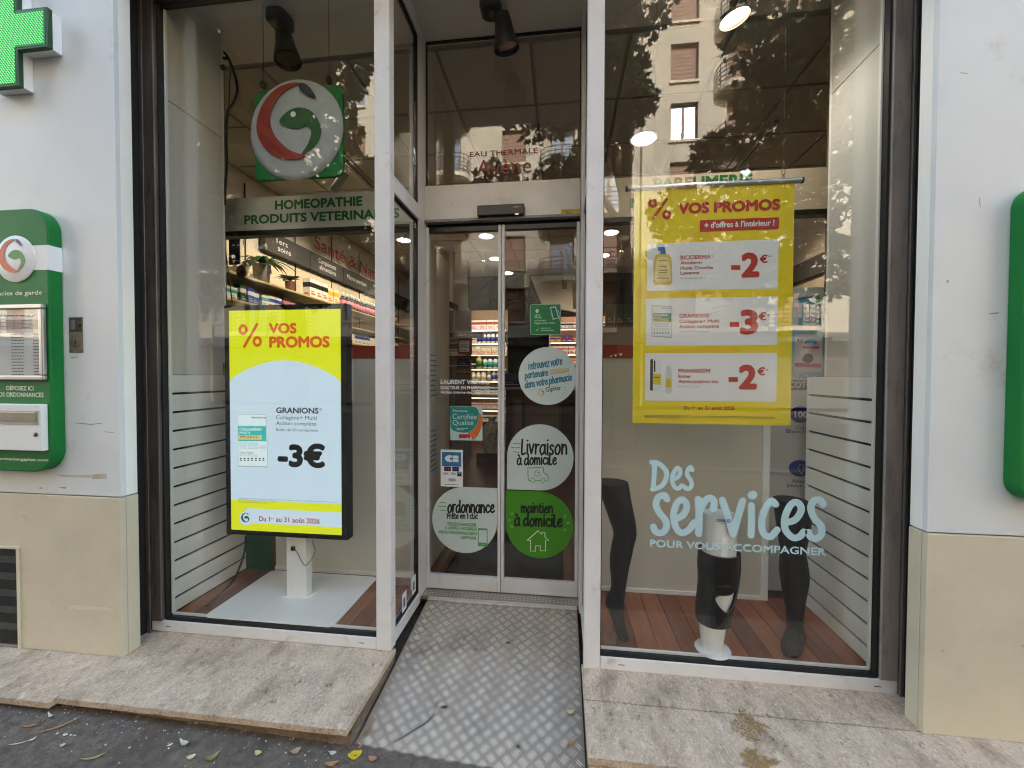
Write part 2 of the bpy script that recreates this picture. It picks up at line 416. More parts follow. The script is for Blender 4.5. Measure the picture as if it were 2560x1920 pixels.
slab('stone_doorstep', 'front travertine slab with ochre stains right of the metal ramp', .1, 3.4, -.452, -.192, -.026, 0, 3)
slab('stone_doorstep', 'narrow travertine strip under the display with the stocking legs', .1, 3.4, -.188, .02, -.026, .002, 4)
o = tag(B().box(-3.4, -.806, -.41, .02, -.4, -.0305).build('step_base', M['riser']), 'dark recessed masonry base under the screen-side doorstep', 'step base')
b = B().box(.103, 3.4, -.43, .02, -.4, -.0265); o = tag(b.build('step_base', M['riser']), 'masonry base under the ochre stained doorstep', 'step base')
o = tag(B().box(.104, 3.4, -.447, -.431, -.4, -.034).build('stone_riser', M['slab'], None, .002), 'upright stone riser board under the ochre stained doorstep', 'riser')
# ochre stains on the right slab: irregular dried mud, thin but real
m = mat('ochre_stain', S(158, 128, 84), .85, var=.35, vs=30)
rnd = random.Random(5)
for nm, pl, lb in (('mud_stain', [(795,520),(830,540),(858,575),(905,600),(955,625),(935,652),(900,690),(898,712),(850,690),(800,662),(770,628),(785,585)], 'dried ochre mud stain on the slab joint before the knee brace form'),
               ('mud_stain', [(820,735),(880,735),(940,775),(1005,795),(960,815),(930,829),(860,829),(822,800)], 'ochre mud stain at the front edge of the slab beside the ramp')):
    P = []
    for x, y in pl:
        px, py = zN[0]+x/zN[2], zN[1]+y/zN[2]
        d = CR*((px-1280)/FPX)+CU*((960-py)/FPX)+_F; q = CAM+d*((.0035-CAM.z)/d.z); P.append((q.x+rnd.gauss(0, .003), max(-.449, q.y)))
    cxm, cym = sum(q[0] for q in P)/len(P), sum(q[1] for q in P)/len(P); b = B()
    for i in range(420):
        k_ = rnd.randrange(len(P)); (xa_, ya_), (xb_, yb_) = P[k_], P[k_-1]; f1, f2 = rnd.random(), rnd.random()
        if f1+f2 > 1: f1, f2 = 1-f1, 1-f2
        x = cxm+(xa_-cxm)*f1+(xb_-cxm)*f2+rnd.gauss(0, .006); y = cym+(ya_-cym)*f1+(yb_-cym)*f2+rnd.gauss(0, .005)
        if y < -.447: continue
        r_ = abs(rnd.gauss(.0022, .0016))+.0008; z_ = .0022+.000004*i
        b.add([(x+r_*rnd.uniform(.5, 1.3)*math.cos(u), y+r_*rnd.uniform(.4, 1.1)*math.sin(u), z_+rnd.uniform(-.0003, .0003)) for u in [j*math.pi/3.5 for j in range(7)]], [tuple(range(7))])
    o = tag(b.build(nm, m), lb, 'stain'); o['kind'] = 'stuff'

# ramp of chequer plate
RX0, RX1, RY0, RY1, RZ0, RZ1 = -.793, .097, -.452, .50, -.103, -.004
ramp = thing('metal_ramp', 'aluminium five-bar chequer plate ramp leading up to the sliding door', 'ramp', ((RX0+RX1)/2, RY0, RZ0))
def rz(x, y): return RZ0+(RZ1-RZ0)*(y-RY0)/(RY1-RY0)-.028*(x-RX0)*(RY1-y)/(RY1-RY0)
b = B(); nx = 6
for i in range(nx):
    xa, xb = RX0+(RX1-RX0)*i/nx, RX0+(RX1-RX0)*(i+1)/nx
    b.quad((xa, RY0, rz(xa, RY0)), (xb, RY0, rz(xb, RY0)), (xb, RY1, rz(xb, RY1)), (xa, RY1, rz(xa, RY1)))
    b.quad((xa, RY0, rz(xa, RY0)-.005), (xb, RY0, rz(xb, RY0)-.005), (xb, RY0, rz(xb, RY0)), (xa, RY0, rz(xa, RY0)))
b.build('plate', M['alu'], ramp)
b = B(); p = .0435; c45 = math.sqrt(.5)
for i in range(-40, 41):
    for j in range(-40, 41):
        cx, cyy = -.35+(i-j)*p*c45, .02+(i+j)*p*c45
        if not (RX0+.012 < cx < RX1-.012 and RY0+.006 < cyy < RY1-.01): continue
        a = R(45 if (i+j) % 2 else -45)+R(4)
        u = Vector((math.cos(a), math.sin(a))); v = Vector((-u.y, u.x))
        for kx in (-1.5, -.5, .5, 1.5):
            L = .0172-.0008*abs(kx); W = .0016
            c = Vector((cx, cyy))+v*(kx*.0089)
            if c.x-L < RX0 or c.x+L > RX1 or c.y-L < RY0: continue
            q = []
            for (s1, s2, h) in ((-1, 0, 0), (-.6, -1, 0), (.6, -1, 0), (1, 0, 0), (.6, 1, 0), (-.6, 1, 0), (-.6, 0, .0013), (.6, 0, .0013)):
                P = c+u*(L*s1)+v*(W*s2); q.append((P.x, P.y, rz(P.x, P.y)+h+.0001))
            b.add(q, [(0, 1, 6), (1, 2, 7, 6), (2, 3, 7), (3, 4, 7), (4, 5, 6, 7), (5, 0, 6)])
o = b.build('tread_bar_relief', M['bars'], ramp); o['kind'] = 'stuff'
b = B(); b.add([(RX0, RY0-.004, rz(RX0, RY0)-.004), (RX1, RY0-.004, rz(RX1, RY0)-.004), (RX1, RY0+.004, rz(RX1, RY0)+.0022), (RX0, RY0+.004, rz(RX0, RY0)+.0022), (RX0, RY0-.004, rz(RX0, RY0)-.012), (RX1, RY0-.004, rz(RX1, RY0)-.012)], [(0, 1, 2, 3), (4, 5, 1, 0)]); b.build('front_lip', mat('polished_edge', S(226, 224, 220), .2, metal=.9), ramp)
b = B().box(RX0+.002, RX1-.002, RY1-.035, RY1+.004, -.006, .0035)
b.build('edge_strip', mat('polished_edge', S(226, 224, 220), .2, metal=.9), ramp, .0015)
sill = thing('door_threshold', 'ribbed metal threshold plate under the sliding doors', 'threshold', (-.37, .55, 0))
B().box(-.86, .125, RY1+.005, .66, -.02, .002).build('plate', M['alu'], sill)
b = B()
for i in range(42):
    for k in range(3):
        x = -.83+i*.0225; y = .525+.02*k
        b.box(x, x+.011, y, y+.003, .002, .0032)
o = b.build('tread_bar_relief', M['bars'], sill); o['kind'] = 'stuff'

# ------------------------------------------------------------------ shop shell
b = B().box(-3.25, 2.75, .66, 9.2, -.2, -.001); struct(b.build('shop_floor', M['floor']))
wl_ = struct(B().box(-3.45, -3.25, .03, 9.2, -.2, 3.6).build('wall_left', M['wallin']))
struct(B().box(2.75, 2.95, .03, 9.2, -.2, 3.6).build('wall_right', M['wallin']))
struct(B().box(-3.45, 2.95, 9.2, 9.4, -.2, 3.6).build('wall_back', M['darkwall']))
struct(B().box(-3.45, 2.95, 6.62, 9.2, 3.42, 3.6).build('mezzanine_ceiling', M['darkwall']))
# tiled ceiling
ce = struct(B().box(-3.25, 2.75, .63, 6.6, 3.405, 3.6).build('ceiling', M['grid']))
tm = B().box(-.287, .287, -.287, .287, 0, .012).mesh('tile', M['ceil'])
for i in range(10):
    for j in range(10):
        x, y = -2.9+.6*i-.0, .965+.6*j
        if y > 6.35: continue
        o = link('tile', tm, ce); o.location = (x-.0, y-.3+.3, 3.394)
# upper storeys of the building and the soffit over the entrance
uf = thing('shop_building_front', 'upper facade of the shop building above the windows', 'building', (0, 0, 3.42))
b = B().box(-14, 14, -.19, .62, 3.62, 16); b.build('wall', mat('own_facade_render', S(196, 186, 166), .85, var=.1, vs=1.5), uf)
for xa_, xb_ in ((-14, -3.45), (2.95, 14)): B().box(xa_, xb_, -.17, .62, -.3, 3.62).build('ground_floor_wall', mat('own_facade_base', S(190, 186, 178), .8, var=.1), uf)
b = B().box(-14, 14, -.19, -.02, 3.335, 3.618); b.build('lintel', M['panel'], uf)
struct(B().box(-2.22, 1.46, -.02, .63, 3.391, 3.6).build('soffit', M['soffit']))

# piers
def pier(x0, x1, inner, label, xin):
    t = thing('facade_pier', label, 'pier', ((x0+x1)/2, -.19, 0))
    zs = .762
    B().box(x0, x1, -.194, -.172, zs+.003, 3.6).build('cladding_panel', M['panel'], t, .002)
    a, c = (inner, inner-.02) if xin < 0 else (inner, inner+.02)
    B().box(a, c, -.1715, -.116, zs+.003, 3.6).build('return_panel', M['return'], t, .002)
    B().box(x0, x1, -.197, -.172, -.004 if xin < 0 else .0, zs-.002).build('plinth_panel', M['plinth'], t, .0025)
    B().box(a+(.003 if xin < 0 else -.003), c, -.1715, -.116, 0, zs-.002).build('plinth_return', M['plinth'], t, .002)
    o_ = -2.222 if xin < 0 else 1.462
    X = x0 if xin < 0 else x1
    B().box(X, c, -.1705, -.1165, -.1, 3.6).box(X, o_, -.116, .62, -.1, 3.6).build('core', M['riser'], t)
    return t
pl_ = pier(-3.45, -2.067, -2.067, 'grey clad pier with beige plinth beside the green cross', -1)
pr_ = pier(1.362, 2.95, 1.362, 'plain grey clad pier with beige plinth beside the stocking legs', 1)
# scuffs on the left pier and plinth
sk = mat('scratch_grey', S(150, 144, 136), .7)
for q_ in ([(378,1155),(420,1156),(470,1161),(528,1156),(526,1160),(470,1166),(420,1161)], [(204,1490),(216,1490),(214,1497),(205,1498)], [(300,1490),(342,1487),(340,1497),(322,1494)], [(540,1200),(590,1204),(588,1207),(541,1203)], [(365,815),(405,812),(404,816),(366,819)]):
    B().prism(pts(zB, q_, -.1943), -.1945, -.1939).build('scratch_mark', sk, pl_)
zR_ = (2160, 0, 1.66)
for q_ in ([(345,1160),(352,1165),(348,1176),(343,1170)], [(400,300),(430,304),(429,307),(401,303)], [(480,820),(484,860),(481,860),(478,822)], [(520,1300),(560,1296),(559,1301),(521,1304)]):
    B().prism(pts(zR_, q_, -.1943), -.1945, -.1939).build('scratch_mark', sk, pr_)
m = mat('scuff', S(206, 200, 184), .6, var=.1, vs=40)
B().prism(pts(zC, [(370,712),(400,692),(470,697),(545,703),(585,705),(612,712),(628,730),(590,722),(500,718),(420,716)], -.1975), -.1979, -.197).build('scuff_mark', m, pl_)
m = mat('tape_residue', S(186, 178, 160), .7, var=.2, vs=30)
B().prism(pts(zB, [(480,1422),(552,1420),(554,1446),(478,1447)], -.194), -.1946, -.1938).build('tape_residue', m, pl_)
B().prism(pts(zB, [(290,1424),(476,1426),(476,1440),(320,1436)], -.194), -.1944, -.1938).build('tape_residue', mat('tape_faint', S(188, 186, 180), .6, var=.1), pl_)

# ------------------------------------------------------------------ shopfront glazing
FW = M['frame']
def window(label, x0, x1, g0, g1, left_stile, name='shop_window'):
    """display window; x0..x1 outside of the frame, g0..g1 glass"""
    t = thing(name, label, 'window', ((x0+x1)/2, 0, 0))
    b = B().box(x0, x1, 0, .05, .001, .058); b.build('bottom_rail', FW, t, .003)
    B().box(g0-.004, g1+.004, .006, .05, .0585, .067).build('gasket', M['black'], t)
    B().box(x0, x1, 0, .05, 3.232, 3.33).build('top_rail', M['blackmetal'], t, .003)
    B().box(g0, g1, .04, .052, .0675, .078).build('glazing_bead', M['white'], t, .001)
    B().box(g0-.002, g1+.002, .024, .032, .069, 3.231).build('glass_pane', GLASS, t)
    for xx in (x0+.05*(x1-x0)+.02, x1-.09):
        B().box(xx, xx+.028, -.0004, .001, .026, .0295).build('weep_slot', M['black'], t)
    return t
wL = window('tall left display window in front of the lit advertising screen', -2.13, -.894, -2.05, -.897, True)
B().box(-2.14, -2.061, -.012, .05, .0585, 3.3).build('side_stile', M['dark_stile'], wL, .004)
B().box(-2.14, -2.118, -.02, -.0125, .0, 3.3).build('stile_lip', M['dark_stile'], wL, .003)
B().box(-2.0605, -2.0515, .006, .05, .067, 3.232).build('gasket', M['black'], wL)
B().box(-2.0512, -2.043, .036, .05, .079, 3.23).build('glazing_bead', M['slat'], wL, .001)
B().box(-.8945, -.8935, .006, .03, .067, 3.232).build('gasket', M['black'], wL)
wR = window('tall right display window in front of the yellow promotion banner', .183, 1.419, .186, 1.338, False)
B().box(1.349, 1.4185, -.004, .05, .0585, 3.3).build('side_stile', M['stile'], wR, .004)
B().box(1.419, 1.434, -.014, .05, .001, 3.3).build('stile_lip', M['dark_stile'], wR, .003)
B().box(1.3385, 1.3485, .006, .05, .067, 3.232).build('gasket', M['black'], wR)
B().box(1.330, 1.338, .036, .05, .079, 3.23).build('glazing_bead', M['slat'], wR, .001)
B().box(.1835, .1865, .006, .03, .067, 3.232).build('gasket', M['black'], wR)
for x0, x1, lb in ((-2.221, -2.1405, 'black roller shutter guide beside the green cross pier'), (1.4345, 1.461, 'black roller shutter guide beside the plain grey pier')):
    t = thing('shutter_guide', lb, 'shutter guide', (x0, -.05, 0))
    b = B().box(x0, x1, -.115, .05, 0, 3.33); b.build('channel', M['black'], t)
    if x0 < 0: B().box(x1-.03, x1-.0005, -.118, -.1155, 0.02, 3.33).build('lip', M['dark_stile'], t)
def post(label, x0, x1):
    return tag(B().box(x0, x1, -.003, .055, .0005, 3.36).build('window_post', FW, None, .004), label, 'post')
post('off-white corner post between the screen display and the entrance', -.893, -.8165)
post('off-white corner post between the entrance and the stocking leg display', .108, .1825)

def side(label, xa, xb, sgn):
    """glazed cheek of the entrance recess, glass in the plane X"""
    t = thing('side_window', label, 'window', ((xa+xb)/2, .25, 0)); xm = (xa+xb)/2
    B().box(xa, xb, .0555, .432, .001, .06).build('bottom_rail', FW, t, .003)
    B().box(xa, xb, .0555, .432, 2.245, 2.33).build('middle_rail', FW, t, .003)
    B().box(xa, xb, .0555, .432, 3.30, 3.39).build('top_rail', FW, t, .003)
    for z0, z1 in ((.0605, 2.2445), (2.3305, 3.2995)):
        B().box(xm-.004, xm+.004, .058, .42, z0+.005, z1-.005).build('glass_pane', GLASS2, t)
        b = B().box(xm-.012, xm+.012, .421, .4315, z0, z1).box(xm-.012, xm+.012, .058, .4205, z0, z0+.006).box(xm-.012, xm+.012, .058, .4205, z1-.006, z1)
        b.build('gasket', M['black'], t)
    return t
sL = side('narrow glazed side of the entrance next to the lit screen', -.868, -.8225, 1)
sR = side('narrow glazed side of the entrance next to the yellow banner', .114, .159, -1)
B().prism([(-.8, .1), (-.8, .1), (-.8, .1)], .2, .2) if 0 else None
# small stickers low on the left side glass
tkt = mat('white_ticket', S(220, 226, 230), .5)
for y, z0, lb in ((.2, .068, 'small white sticker at the foot of the side glass, nearer the street'), (.345, .085, 'small white sticker at the foot of the side glass, nearer the door')):
    o = tag(B().box(-.8412, -.8402, y, y+.06, z0, z0+.1).build('glass_sticker', tkt), lb, 'sticker')
    B().box(-.84015, -.8399, y+.015, y+.04, z0+.02, z0+.07).build('print_patch', mat('dark_ticket_print', S(60, 70, 80), .5), o)

# door frame, transom, header
df = thing('door_frame', 'off-white aluminium frame and transom light over the sliding doors', 'door frame', (-.37, .58, 0))
B().box(-.885, -.8395, .433, .63, .001, 3.39).build('jamb', FW, df, .004)
B().box(.105, .166, .433, .63, .001, 3.39).build('jamb', FW, df, .004)
B().box(-.839, .1045, .575, .66, 2.285, 2.507).build('header', FW, df, .004)
B().box(-.839, .1045, .56, .5745, 2.279, 2.296).build('header_lip', M['stile'], df, .002)
B().box(-.839, .1045, .60, .608, 2.514, 3.385).build('transom_pane', GLASS, df)
b = B().box(-.839, .1045, .592, .614, 2.5075, 2.5135).box(-.839, .1045, .592, .614, 3.3855, 3.3905).box(-.839, -.834, .592, .614, 2.514, 3.385).box(.0995, .1045, .592, .614, 2.514, 3.385)
b.build('gasket', M['black'], df)
B().box(-.839, .1045, .62, .66, 2.26, 2.2845).build('track_slot', M['black'], df)
rust = mat('transom_print_red', S(138, 54, 44), .5)
let = thing('transom_lettering', 'faded red brand lettering on the transom glass above the doors', 'lettering', (-.3, .6, 2.6))
txp('EAU THERMALE', let, rust, zG, 592, 1082, 1062, 1058, 1048, .5985, .015)
txp('Av\u00e8ne', let, rust, zG, 640, 1212, 1018, 1190, 1108, .5985, .0)

def leaf(label, x0, x1, stile_left):
    t = thing('sliding_door', label, 'door', ((x0+x1)/2, .6, 0)); y0, y1 = .588, .622
    B().box(x0+.019, x1-.019, y0, y1, .008, .093).build('bottom_rail', FW, t, .003)
    B().box(x0+.019, x1-.019, y0, y1, 2.225, 2.258).build('top_rail', M['blackmetal'], t, .003)
    B().box(x0, x0+.0185, y0-.002, y1, .008, 2.258).build('stile', FW, t, .003)
    B().box(x1-.0185, x1, y0-.002, y1, .008, 2.258).build('stile', FW, t, .003)
    B().box(x0+.012, x1-.012, .602, .608, .0935, 2.2245).build('glass_pane', GLASS2, t)
    return t
DM = at(zI, 808, 700, .59).x
leaf('left leaf of the glass sliding door with certificate and card stickers', -.8385, DM-.0015, 0)
leaf('right leaf of the glass sliding door with delivery stickers', DM+.0015, .1035, 1)

# sensor and maintenance sticker
sn = thing('door_sensor', 'black motion sensor bar on the header over the doors', 'sensor', (-.35, .56, 2.35))
a, c = at(zG, 645, 1495, .54), at(zG, 970, 1408, .54)
b = B(); b.prism(rrect(a.x, c.x, a.z, c.z, .006, 3), .53, .5745); b.build('housing', mat('glossy_black', S(10, 10, 11), .32), sn, .004)
b = B(); ribbon(b, pts(zG, [(885,1432),(898,1426),(905,1434),(914,1420),(918,1436),(926,1428),(945,1430)], .5297), .0022, .5297); b.build('signature_mark', mat('grey_print', S(150, 150, 150), .5), sn)
B().face(rrect(at(zG, 905, 1482, .53).x, at(zG, 930, 1482, .53).x, at(zG, 905, 1485, .53).z, at(zG, 905, 1474, .53).z, .002, 3), .5298).build('lens', M['silver'], sn)
ys = thing('service_sticker', 'yellow maintenance sticker at the end of the door header', 'sticker', (.05, .57, 2.35))
yel = mat('yellow_sticker', S(196, 182, 30), .5)
a, c = at(zG, 1222, 1492, .5745), at(zG, 1357, 1442, .5745)
B().box(a.x, c.x, .574, .5748, a.z, c.z).build('label', yel, ys)
b = B(); ribbon(b, pts(zG, [(1230,1465),(1240,1450),(1244,1468),(1258,1452),(1262,1464),(1275,1450),(1290,1458),(1308,1452)], .5737), .0022, .5737); b.build('scribble', M['ink'], ys)
inkp(ys, M['ink'], zG, 1258, 1310, 1470, 1465, .5737); inkp(ys, M['ink'], zG, 1258, 1300, 1478, 1473, .5737); inkp(ys, M['ink'], zG, 1270, 1312, 1488, 1482, .5737)

# ------------------------------------------------------------------ stickers on the door
YS = .5868
def sticker(label, name='door_sticker'):
    return thing(name, label, 'sticker', (0, YS, 1))
YG = .6015
pale = mat('pale_sticker', S(206, 219, 216), .45, var=.05, vs=5)
cream = mat('frosted_film', S(196, 210, 206), .5, var=.06, vs=4)
green = mat('apple_green_film', S(70, 138, 30), .42, var=.04, vs=4)
gl = mat('leaf_green_print', S(86, 150, 36), .5)
def drop(cx, cz, r, corner):
    """a disc with one square corner"""
    P = []
    for i in range(48):
        a = 2*math.pi*i/48; x, z = math.cos(a), math.sin(a)
        P.append((x, z))
    out = []
    for x, z in P:
        if corner == 'bl' and x <= 0 and z <= 0: continue
        if corner == 'tl' and x <= 0 and z >= 0: continue
        if corner == 'tr' and x >= 0 and z >= 0: continue
        out.append((x, z, math.atan2(z, x)))
    cn = {'bl': (-1, -1), 'tl': (-1, 1), 'tr': (1, 1)}[corner]
    A = math.atan2(cn[1], cn[0])
    key = lambda q: (q[2]-A) % (2*math.pi)
    out = sorted(out, key=key)
    s1 = {'bl': [(-1+0, -1)], 'tl': [(-1, 1)], 'tr': [(1, 1)]}[corner]
    e0 = {'bl': (0, -1), 'tl': (-1, 0), 'tr': (0, 1)}[corner]; e1 = {'bl': (-1, 0), 'tl': (0, 1), 'tr': (1, 0)}[corner]
    pts_ = s1+[e0]+[(x, z) for x, z, _ in out]+[e1]
    res = []
    for p_ in pts_:
        if not res or math.hypot(p_[0]-res[-1][0], p_[1]-res[-1][1]) > .02: res.append(p_)
    return [(cx+x*r, cz+z*r) for x, z in res]
# round partner sticker
t = sticker('round pale blue sticker with teal brush lettering high on the right door leaf')
c = at(zH, 1355, 1460, YG); r = (at(zH, 1596, 1460, YG).x-at(zH, 1114, 1460, YG).x)/2
t = B().prism(ell(c.x, c.z, r, r*1.0), YG-.0005, YG+.0001).build('film', pale, t)
teal = mat('teal_print', S(40, 128, 150), .5)
handp('retrouvez votre', t, teal, zH, 1198, 1408, 1480, 1362, 1366, YG-.0008, 9)
handp('partenaire', t, teal, zH, 1168, 1482, 1362, 1455, 1446, YG-.0008, 9)
handp('dans votre pharmacie', t, teal, zH, 1168, 1560, 1560, 1495, 1522, YG-.0008, 9)
yp = mat('mustard_print', S(196, 170, 60), .5)
B().prism(pts(zH, [(1373,1412),(1530,1390),(1533,1425),(1377,1448)], YG), YG-.0009, YG-.0005).build('yellow_patch', yp, t)
txp('RADIANTE', t, pale, zH, 1380, 1440, 1528, 1418, 1414, YG-.0012, .03, rot='auto')
txp('Giphar', t, M['ink'], zH, 1342, 1592, 1472, 1572, 1556, YG-.0008, .02, rot='auto')
b = B(); ribbon(b, pts(zH, [(1325,1578),(1300,1572),(1280,1590),(1283,1612),(1306,1620),(1328,1604)], YG), .0042, YG-.0008)
b.build('emblem_ring', yp, t); b = B(); ribbon(b, pts(zH, [(1306,1592),(1322,1588),(1324,1604),(1312,1610)], YG), .004, YG-.0010); b.build('emblem_leaf', M['greenprint'], t)
for L in ([(1165,1393),(1180,1396)], [(1170,1362),(1186,1375)], [(1197,1340),(1204,1356)], [(1497,1562),(1512,1552)], [(1497,1578),(1516,1580)], [(1485,1592),(1490,1606)]):
    b = B(); ribbon(b, pts(zH, L, YG), .0018, YG-.0008); b.build('accent_dash', mat('slate_print', S(60, 84, 88), .5), t)
# delivery drop
def three(t, z, L, Y, m, wd=.0045):
    for q in L:
        b = B(); ribbon(b, pts(z, q, Y), wd, Y-.0008); b.build('speed_line', m, t)
t = sticker('frosted drop-shaped home delivery sticker with green van on the right door leaf')
c = at(zI, 1078, 673, YG); r = at(zI, 1310, 673, YG).x-c.x
t = B().prism(drop(c.x, c.z, r, 'bl'), YG-.0005, YG+.0001).build('film', cream, t)
handp('Livraison', t, M['ink'], zI, 945, 650, 1270, 652, 583, YG-.0008, 13)
handp('\u00e0 domicile', t, M['ink'], zI, 918, 723, 1195, 722, 676, YG-.0008, 11)
three(t, zI, [[(893,578),(915,576),(942,580)], [(878,602),(905,607),(938,603)], [(893,632),(912,636),(936,637)]], YG, gl)
b = B()
van = [(1010,832),(997,826),(995,756),(1002,746),(1092,744),(1102,750),(1104,778),(1122,788),(1133,802),(1133,828),(1120,832)]
ribbon(b, pts(zI, van, YG), .0048, YG-.0008, 2); ribbon(b, pts(zI, [(1045,832),(1080,832)], YG), .0035, YG-.0008)
for cx in (1028, 1098): ribbon(b, pts(zI, [(cx+15*math.cos(a), 831+16*math.sin(a)) for a in [i*math.pi/6 for i in range(13)]], YG), .0032, YG-.0012, 1)
b.build('van_outline', gl, t)
b = B(); ribbon(b, pts(zI, [(1072,766),(1050,768),(1042,785),(1050,800),(1070,802)], YG), .0028, YG-.0008); ribbon(b, pts(zI, [(1060,778),(1076,780),(1074,794)], YG), .0028, YG-.0011); b.build('van_emblem', mat('dark_green_print', S(40, 80, 44), .5), t)
# home support drop (green)
t = sticker('bright green drop-shaped home support sticker with house outline on the right door leaf')
c = at(zI, 1078, 1140, YG); r = (at(zI, 1308, 1140, YG).x-at(zI, 842, 1140, YG).x)/2; c.x = at(zI, 842, 1140, YG).x+r
t = B().prism(drop(c.x, c.z, r, 'tl'), YG-.0005, YG+.0001).build('film', green, t)
handp('maintien', t, M['ink'], zI, 945, 1054, 1170, 1056, 1010, YG-.0008, 11)
handp('\u00e0 domicile', t, M['ink'], zI, 900, 1146, 1235, 1150, 1092, YG-.0008, 13)
wl2 = mat('white_line_print', S(214, 226, 208), .5)
b = B()
ribbon(b, pts(zI, [(1013,1245),(990,1245),(1064,1180),(1092,1204),(1092,1192),(1112,1192),(1112,1222),(1138,1246),(1116,1246),(1116,1318),(1082,1318),(1082,1284),(1046,1284),(1046,1320),(1013,1320),(1013,1245)], YG), .0052, YG-.0008, 1)
b.build('house_outline', wl2, t)
for x, y, a in ((886,1062,-50),(865,1107,-5),(882,1150,35),(1250,1080,50),(1270,1125,5),(1250,1172,-40)):
    ca, sa = math.cos(R(a)), math.sin(R(a))
    P = [(x+8*math.cos(u)*ca-5*math.sin(u)*sa, y+8*math.cos(u)*sa+5*math.sin(u)*ca) for u in [i*math.pi/5 for i in range(11)]]
    b = B(); ribbon(b, pts(zI, P, YG), .0013, YG-.0008, 1); b.build('petal_mark', wl2, t)
# prescription drop on left leaf
t = sticker('frosted drop-shaped prescription app sticker at the foot of the left door leaf')
c = at(zI, 556, 1106, YG); r = (at(zI, 781, 1106, YG).x-at(zI, 331, 1106, YG).x)/2
t = B().prism(drop(c.x, c.z, r, 'tr'), YG-.0005, YG+.0001).build('film', cream, t)
handp('ordonnance', t, M['ink'], zI, 438, 1052, 765, 1056, 998, YG-.0008, 12)
handp('Pr\u00eate en 1 clic', t, M['ink'], zI, 434, 1096, 650, 1096, 1070, YG-.0008, 7)
three(t, zI, [[(385,985),(405,982),(428,988)], [(372,1008),(400,1014),(428,1010)], [(386,1036),(404,1040),(426,1040)]], YG, gl)
gp = mat('pale_green_print', S(88, 146, 84), .5)
for s_, xl, yb in (('T\u00c9L\u00c9CHARGER', 434, 1146), ("L'APPLI MOBILE", 424, 1174), ('MON PHARMACIEN', 378, 1204), ('GIPHAR', 532, 1238)):
    txp(s_, t, gp, zI, xl, yb, 640, yb, yb-20, YG-.0008, .06)
b = B().prism(rrect(at(zI, 650, 0, YG).x, at(zI, 718, 0, YG).x, at(zI, 0, 1252, YG).z, at(zI, 0, 1130, YG).z, .006), YG-.0009, YG-.0004); b.build('phone_icon', gp, t)
b = B().box(at(zI, 656, 0, YG).x, at(zI, 712, 0, YG).x, YG-.0012, YG-.001, at(zI, 0, 1226, YG).z, at(zI, 0, 1142, YG).z); b.build('phone_screen', cream, t)
B().prism(ell(at(zI, 684, 0, YG).x, at(zI, 0, 1239, YG).z, .0028, n=12), YG-.0013, YG-.0009).build('phone_button', cream, t)
# name lettering
t = thing('glass_lettering', 'white name and title lettering on the left door leaf', 'lettering', (-.6, YG, 1.2))
for s_, yb, yt, bo in (('LAURENT VIGNOLI', 1527, 1493, .05), ('DOCTEUR EN PHARMACIE', 1570, 1545, .045), ('Ancien interne des H\u00f4pitaux', 1606, 1584, .03)):
    txp(s_, t, M['whitep'], zH, 470, yb, 874, yb-1, yt, YG-.0004, bo)
# certificate
t = sticker('teal and orange quality certificate sticker on the left door leaf')
a, c = at(zI, 458, 553, YG), at(zI, 681, 322, YG)
t = B().prism(rrect(a.x, c.x, a.z, c.z, .006), YG-.0005, YG+.0001).build('film', mat('pale_teal_film', S(178, 206, 204), .45), t)
tl = mat('teal_film', S(22, 134, 124), .4)
B().prism(smooth_pts(pts(zI, [(460,326),(530,324),(625,325),(655,360),(655,410),(625,470),(575,500),(520,498),(475,485),(461,460),(460,400)], YG), 3, True), YG-.0009, YG-.0004).build('teal_shape', tl, t)
B().prism(smooth_pts(pts(zI, [(655,365),(678,395),(680,440),(660,500),(632,540),(608,548),(604,528),(578,503),(625,474),(652,420)], YG), 3, True), YG-.0010, YG-.0005).build('orange_shape', mat('orange_film', S(206, 110, 50), .4), t)
txp('Pharmacie', t, pale, zI, 476, 358, 578, 358, 344, YG-.0013, .02)
txp('Certifi\u00e9e', t, pale, zI, 474, 410, 640, 408, 374, YG-.0013, 0); txp('Qualit\u00e9', t, pale, zI, 474, 450, 618, 448, 418, YG-.0013, 0)
inkp(t, pale, zI, 502, 586, 474, 468, YG-.0013); inkp(t, pale, zI, 502, 550, 484, 478, YG-.0013)
rd = mat('crimson_print', S(176, 30, 40), .5)
a, c = at(zI, 518, 540, YG), at(zI, 594, 514, YG); B().box(a.x, c.x, YG-.0009, YG-.0005, a.z, c.z).build('red_badge', rd, t)
B().prism(ell(at(zI, 577, 0, YG).x, at(zI, 0, 527, YG).z, .0042, n=16), YG-.0013, YG-.0009).build('badge_seal', pale, t)
B().prism(ell(at(zI, 630, 0, YG).x, at(zI, 0, 527, YG).z, .0065, n=18), YG-.0014, YG-.0009).build('green_seal', mat('khaki_print', S(160, 168, 110), .5), t)
